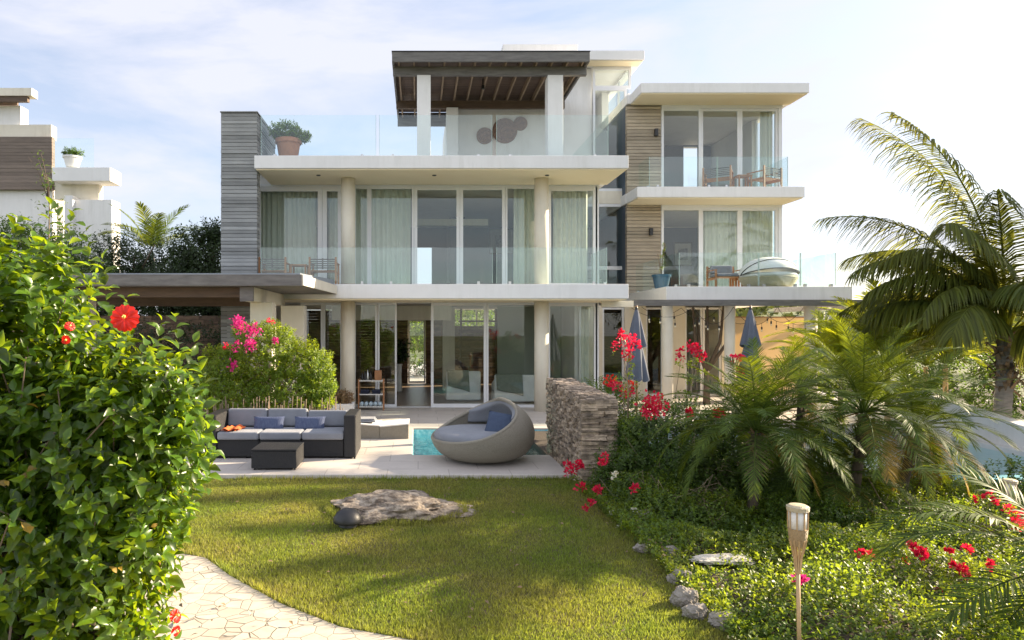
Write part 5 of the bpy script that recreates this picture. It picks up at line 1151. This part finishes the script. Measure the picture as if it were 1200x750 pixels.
bush('clipped_shrub', 82, (3.1,11.2,0), 'dense green shrub with orange red blossoms behind the stone wall', 'shrub', [(3.15,11.2,.75,.62,.5,.66)], 800, 9, .13, .05, .5, L_BOU, stems=20, shell=.35,
  flowers=[Fm(722,452,10.6,.10,F_RED,50),Fm(733,458,10.6,.09,F_RED,40),Fm(712,444,10.6,.07,F_HIB,30),Fm(741,450,10.6,.05,F_HIB,20)])
bush('lime_shrub', 83, (3.0,10.0,0), 'small lime green shrub at the near end of the stone wall', 'shrub', [(3.05,9.9,.62,.30,.25,.26)], 200, 9, .12, .06, .5, L_BOXY, stems=14)
# bushes along the pool edge and right
gbk = 'low shrubs around the pool'
bush('pool_shrub', 84, (6.4,9.2,-.2), 'dark rounded shrub in front of the pool near the right palms', 'shrub', [(6.6,9.3,-.02,.8,.35,.42),(5.7,9.3,-.05,.6,.35,.35)], 900, 8, .12, .055, .6, L_BOU, group=gbk, stems=20)
bush('pool_shrub', 85, (8.2,9.1,-.2), 'green shrub along the pool edge at the far right', 'shrub', [(8.3,9.1,.0,1.0,.4,.42),(9.6,9.2,.0,.8,.4,.45)], 1000, 8, .12, .06, .6, L_BOU, group=gbk, stems=20)
bush('pool_shrub', 86, (4.9,9.0,-.2), 'dark leafy shrub behind the middle palms at the pool edge', 'shrub', [(5.0,8.9,.05,.7,.4,.5)], 700, 8, .12, .055, .6, L_BOU, group=gbk, stems=20)
bush('pool_shrub', 87, (7.2,7.8,-.3), 'broad low shrub with crimson blossoms at the right of the bed', 'shrub', [(7.0,7.9,-.15,1.3,.6,.36),(5.6,7.5,-.15,1.0,.6,.30)], 1200, 8, .12, .055, .6, L_BOU, group=gbk, stems=30,
  flowers=[Fm(1080,652,5.6,.05,F_RED,50,.028),Fm(1073,640,5.8,.035,F_RED,26,.028),Fm(1127,670,5.5,.045,F_RED,40,.028),Fm(1118,663,5.6,.03,F_RED,20,.028),Fm(1158,664,5.6,.035,F_RED,26,.028),Fm(1112,645,5.7,.02,F_RED,12,.028),Fm(1016,650,5.6,.035,F_RED,24,.028),Fm(1132,644,6.0,.03,F_RED,20,.028),Fm(1057,656,6,.02,F_RED,10,.028),Fm(940,679,5.0,.03,F_PINK,36,.024),Fm(1100,690,5.5,.02,F_RED,12,.028)])
# darker planting beyond the pool wall
gd = 'dark shrubs beyond the pool wall'
bush('backing_shrub', 88, (14,17,-1.2), 'dark green shrub mass behind the coconut trunk', 'shrub', [(13.6,17.3,.4,1.6,1.0,1.5),(15.6,17.3,.5,1.6,1.0,1.6)], 1700, 8, .25, .12, .5, L_BOU, group=gd, stems=20)
bush('backing_shrub', 89, (12,19,-1.2), 'olive green shrub mass left of the coconut trunk beyond the pool', 'shrub', [(12.4,19.5,.2,1.5,1.0,1.4),(17.8,17.5,.6,1.5,1.0,1.7)], 1500, 8, .25, .12, .5, L_BOXY, group=gd, stems=20)
# slender tree on the terrace
t = thing('slender_tree', (X_(828,18.9),18.9,0), 'bare slender dark branches seen under the terrace beam', 'tree'); mb = MB(); b = Vector((X_(828,18.9),18.9,0))
for px, py in ((812,360),(829,358),(848,358),(856,364),(818,372)):
    e = at(px, py, 18.9); mb.tube([b+Vector((0,0,.9)), b.lerp(e,.6)+Vector(((e.x-b.x)*.2,0,.1)), e], [.06,.045,.03], 7)
mb.tube([b, b+Vector((0,0,.95))], [.10,.07], 10); mb.build('trunk', BARK, t, smooth=True)
# garden seen through the house
bush('back_garden_shrub', 90, (0,30,0), 'sunlit garden shrubs seen through the house', 'shrub', [(-.4,30,1.3,1.6,.8,1.4),(2.6,30.5,1.6,1.8,.8,1.6),(-3,31,1.8,2,1,1.8)], 1300, 8, .3, .16, .5, L_BOU, stems=20)
# ground cover
rg = np.random.default_rng(99); n = 36000
x = 2.16+rg.random(n)**1.15*8.0; y = 3.6+rg.random(n)*5.9
den = .5+.5*np.sin(x*2.3+1.1*np.sin(y*1.9))*np.cos(y*2.1+.7*np.sin(x*2.7)); keep = rg.random(len(x)) < .55+.45*den; x, y, den = x[keep], y[keep], den[keep]
z = np.array([bedz(a, b) for a, b in zip(x, y)]); hmax = (.08+.30*den)*np.clip((x-2.2)/.5, .35, 1)
z = z+hmax*rg.random(len(x))**.6
P = np.stack([x, y, z], 1); Nn = rg.normal(size=P.shape)*.5+np.array([0,-.1,.8])
V, Fq = shoots(rg, P, nrm(Nn), 7, .10, .048, .62, T_LO, .5); o = npmesh('ground_cover', V, Fq, L_COV); props(o, 'dense leafy ground cover carpeting the right hand bed', 'ground cover', kind='stuff')
# dry leaf litter, dead palm leaves
rg = np.random.default_rng(98); n = 2600; x = 2.2+rg.random(n)*6; y = 4+rg.random(n)*5.6; z = np.array([bedz(a, b)+.02 for a, b in zip(x, y)]); P = np.stack([x, y, z], 1); D = rg.normal(size=P.shape)*np.array([1,1,.15]); l = .04+.05*rg.random(n)
V, Fq = leaves(P, D, np.tile([0,0,1.],(n,1))+rg.normal(size=P.shape)*.2, l, l*.45, T_LO); o = npmesh('leaf_litter', V, Fq, FIBRE); props(o, 'dry brown leaf litter under the shrubs of the bed', 'leaf litter', kind='stuff')

# fallen leaves on lawn, path and patio
rg = np.random.default_rng(55); n = 150; x = rg.uniform(-2.4, 2.3, n); y = rg.uniform(4.7, 9.7, n); P = np.stack([x, y, np.full(n, LZ+.022)], 1); D = rg.normal(size=P.shape)*np.array([1,1,.2]); l = .025+.035*rg.random(n)
V, Fq = leaves(P, D, np.tile([0,0,1.],(n,1))+rg.normal(size=P.shape)*.3, l, l*.5, T_LO); o = npmesh('fallen_leaves', V, Fq, FIBRE); props(o, 'scattered dry leaves fallen on the lawn and path', 'leaves', kind='stuff')
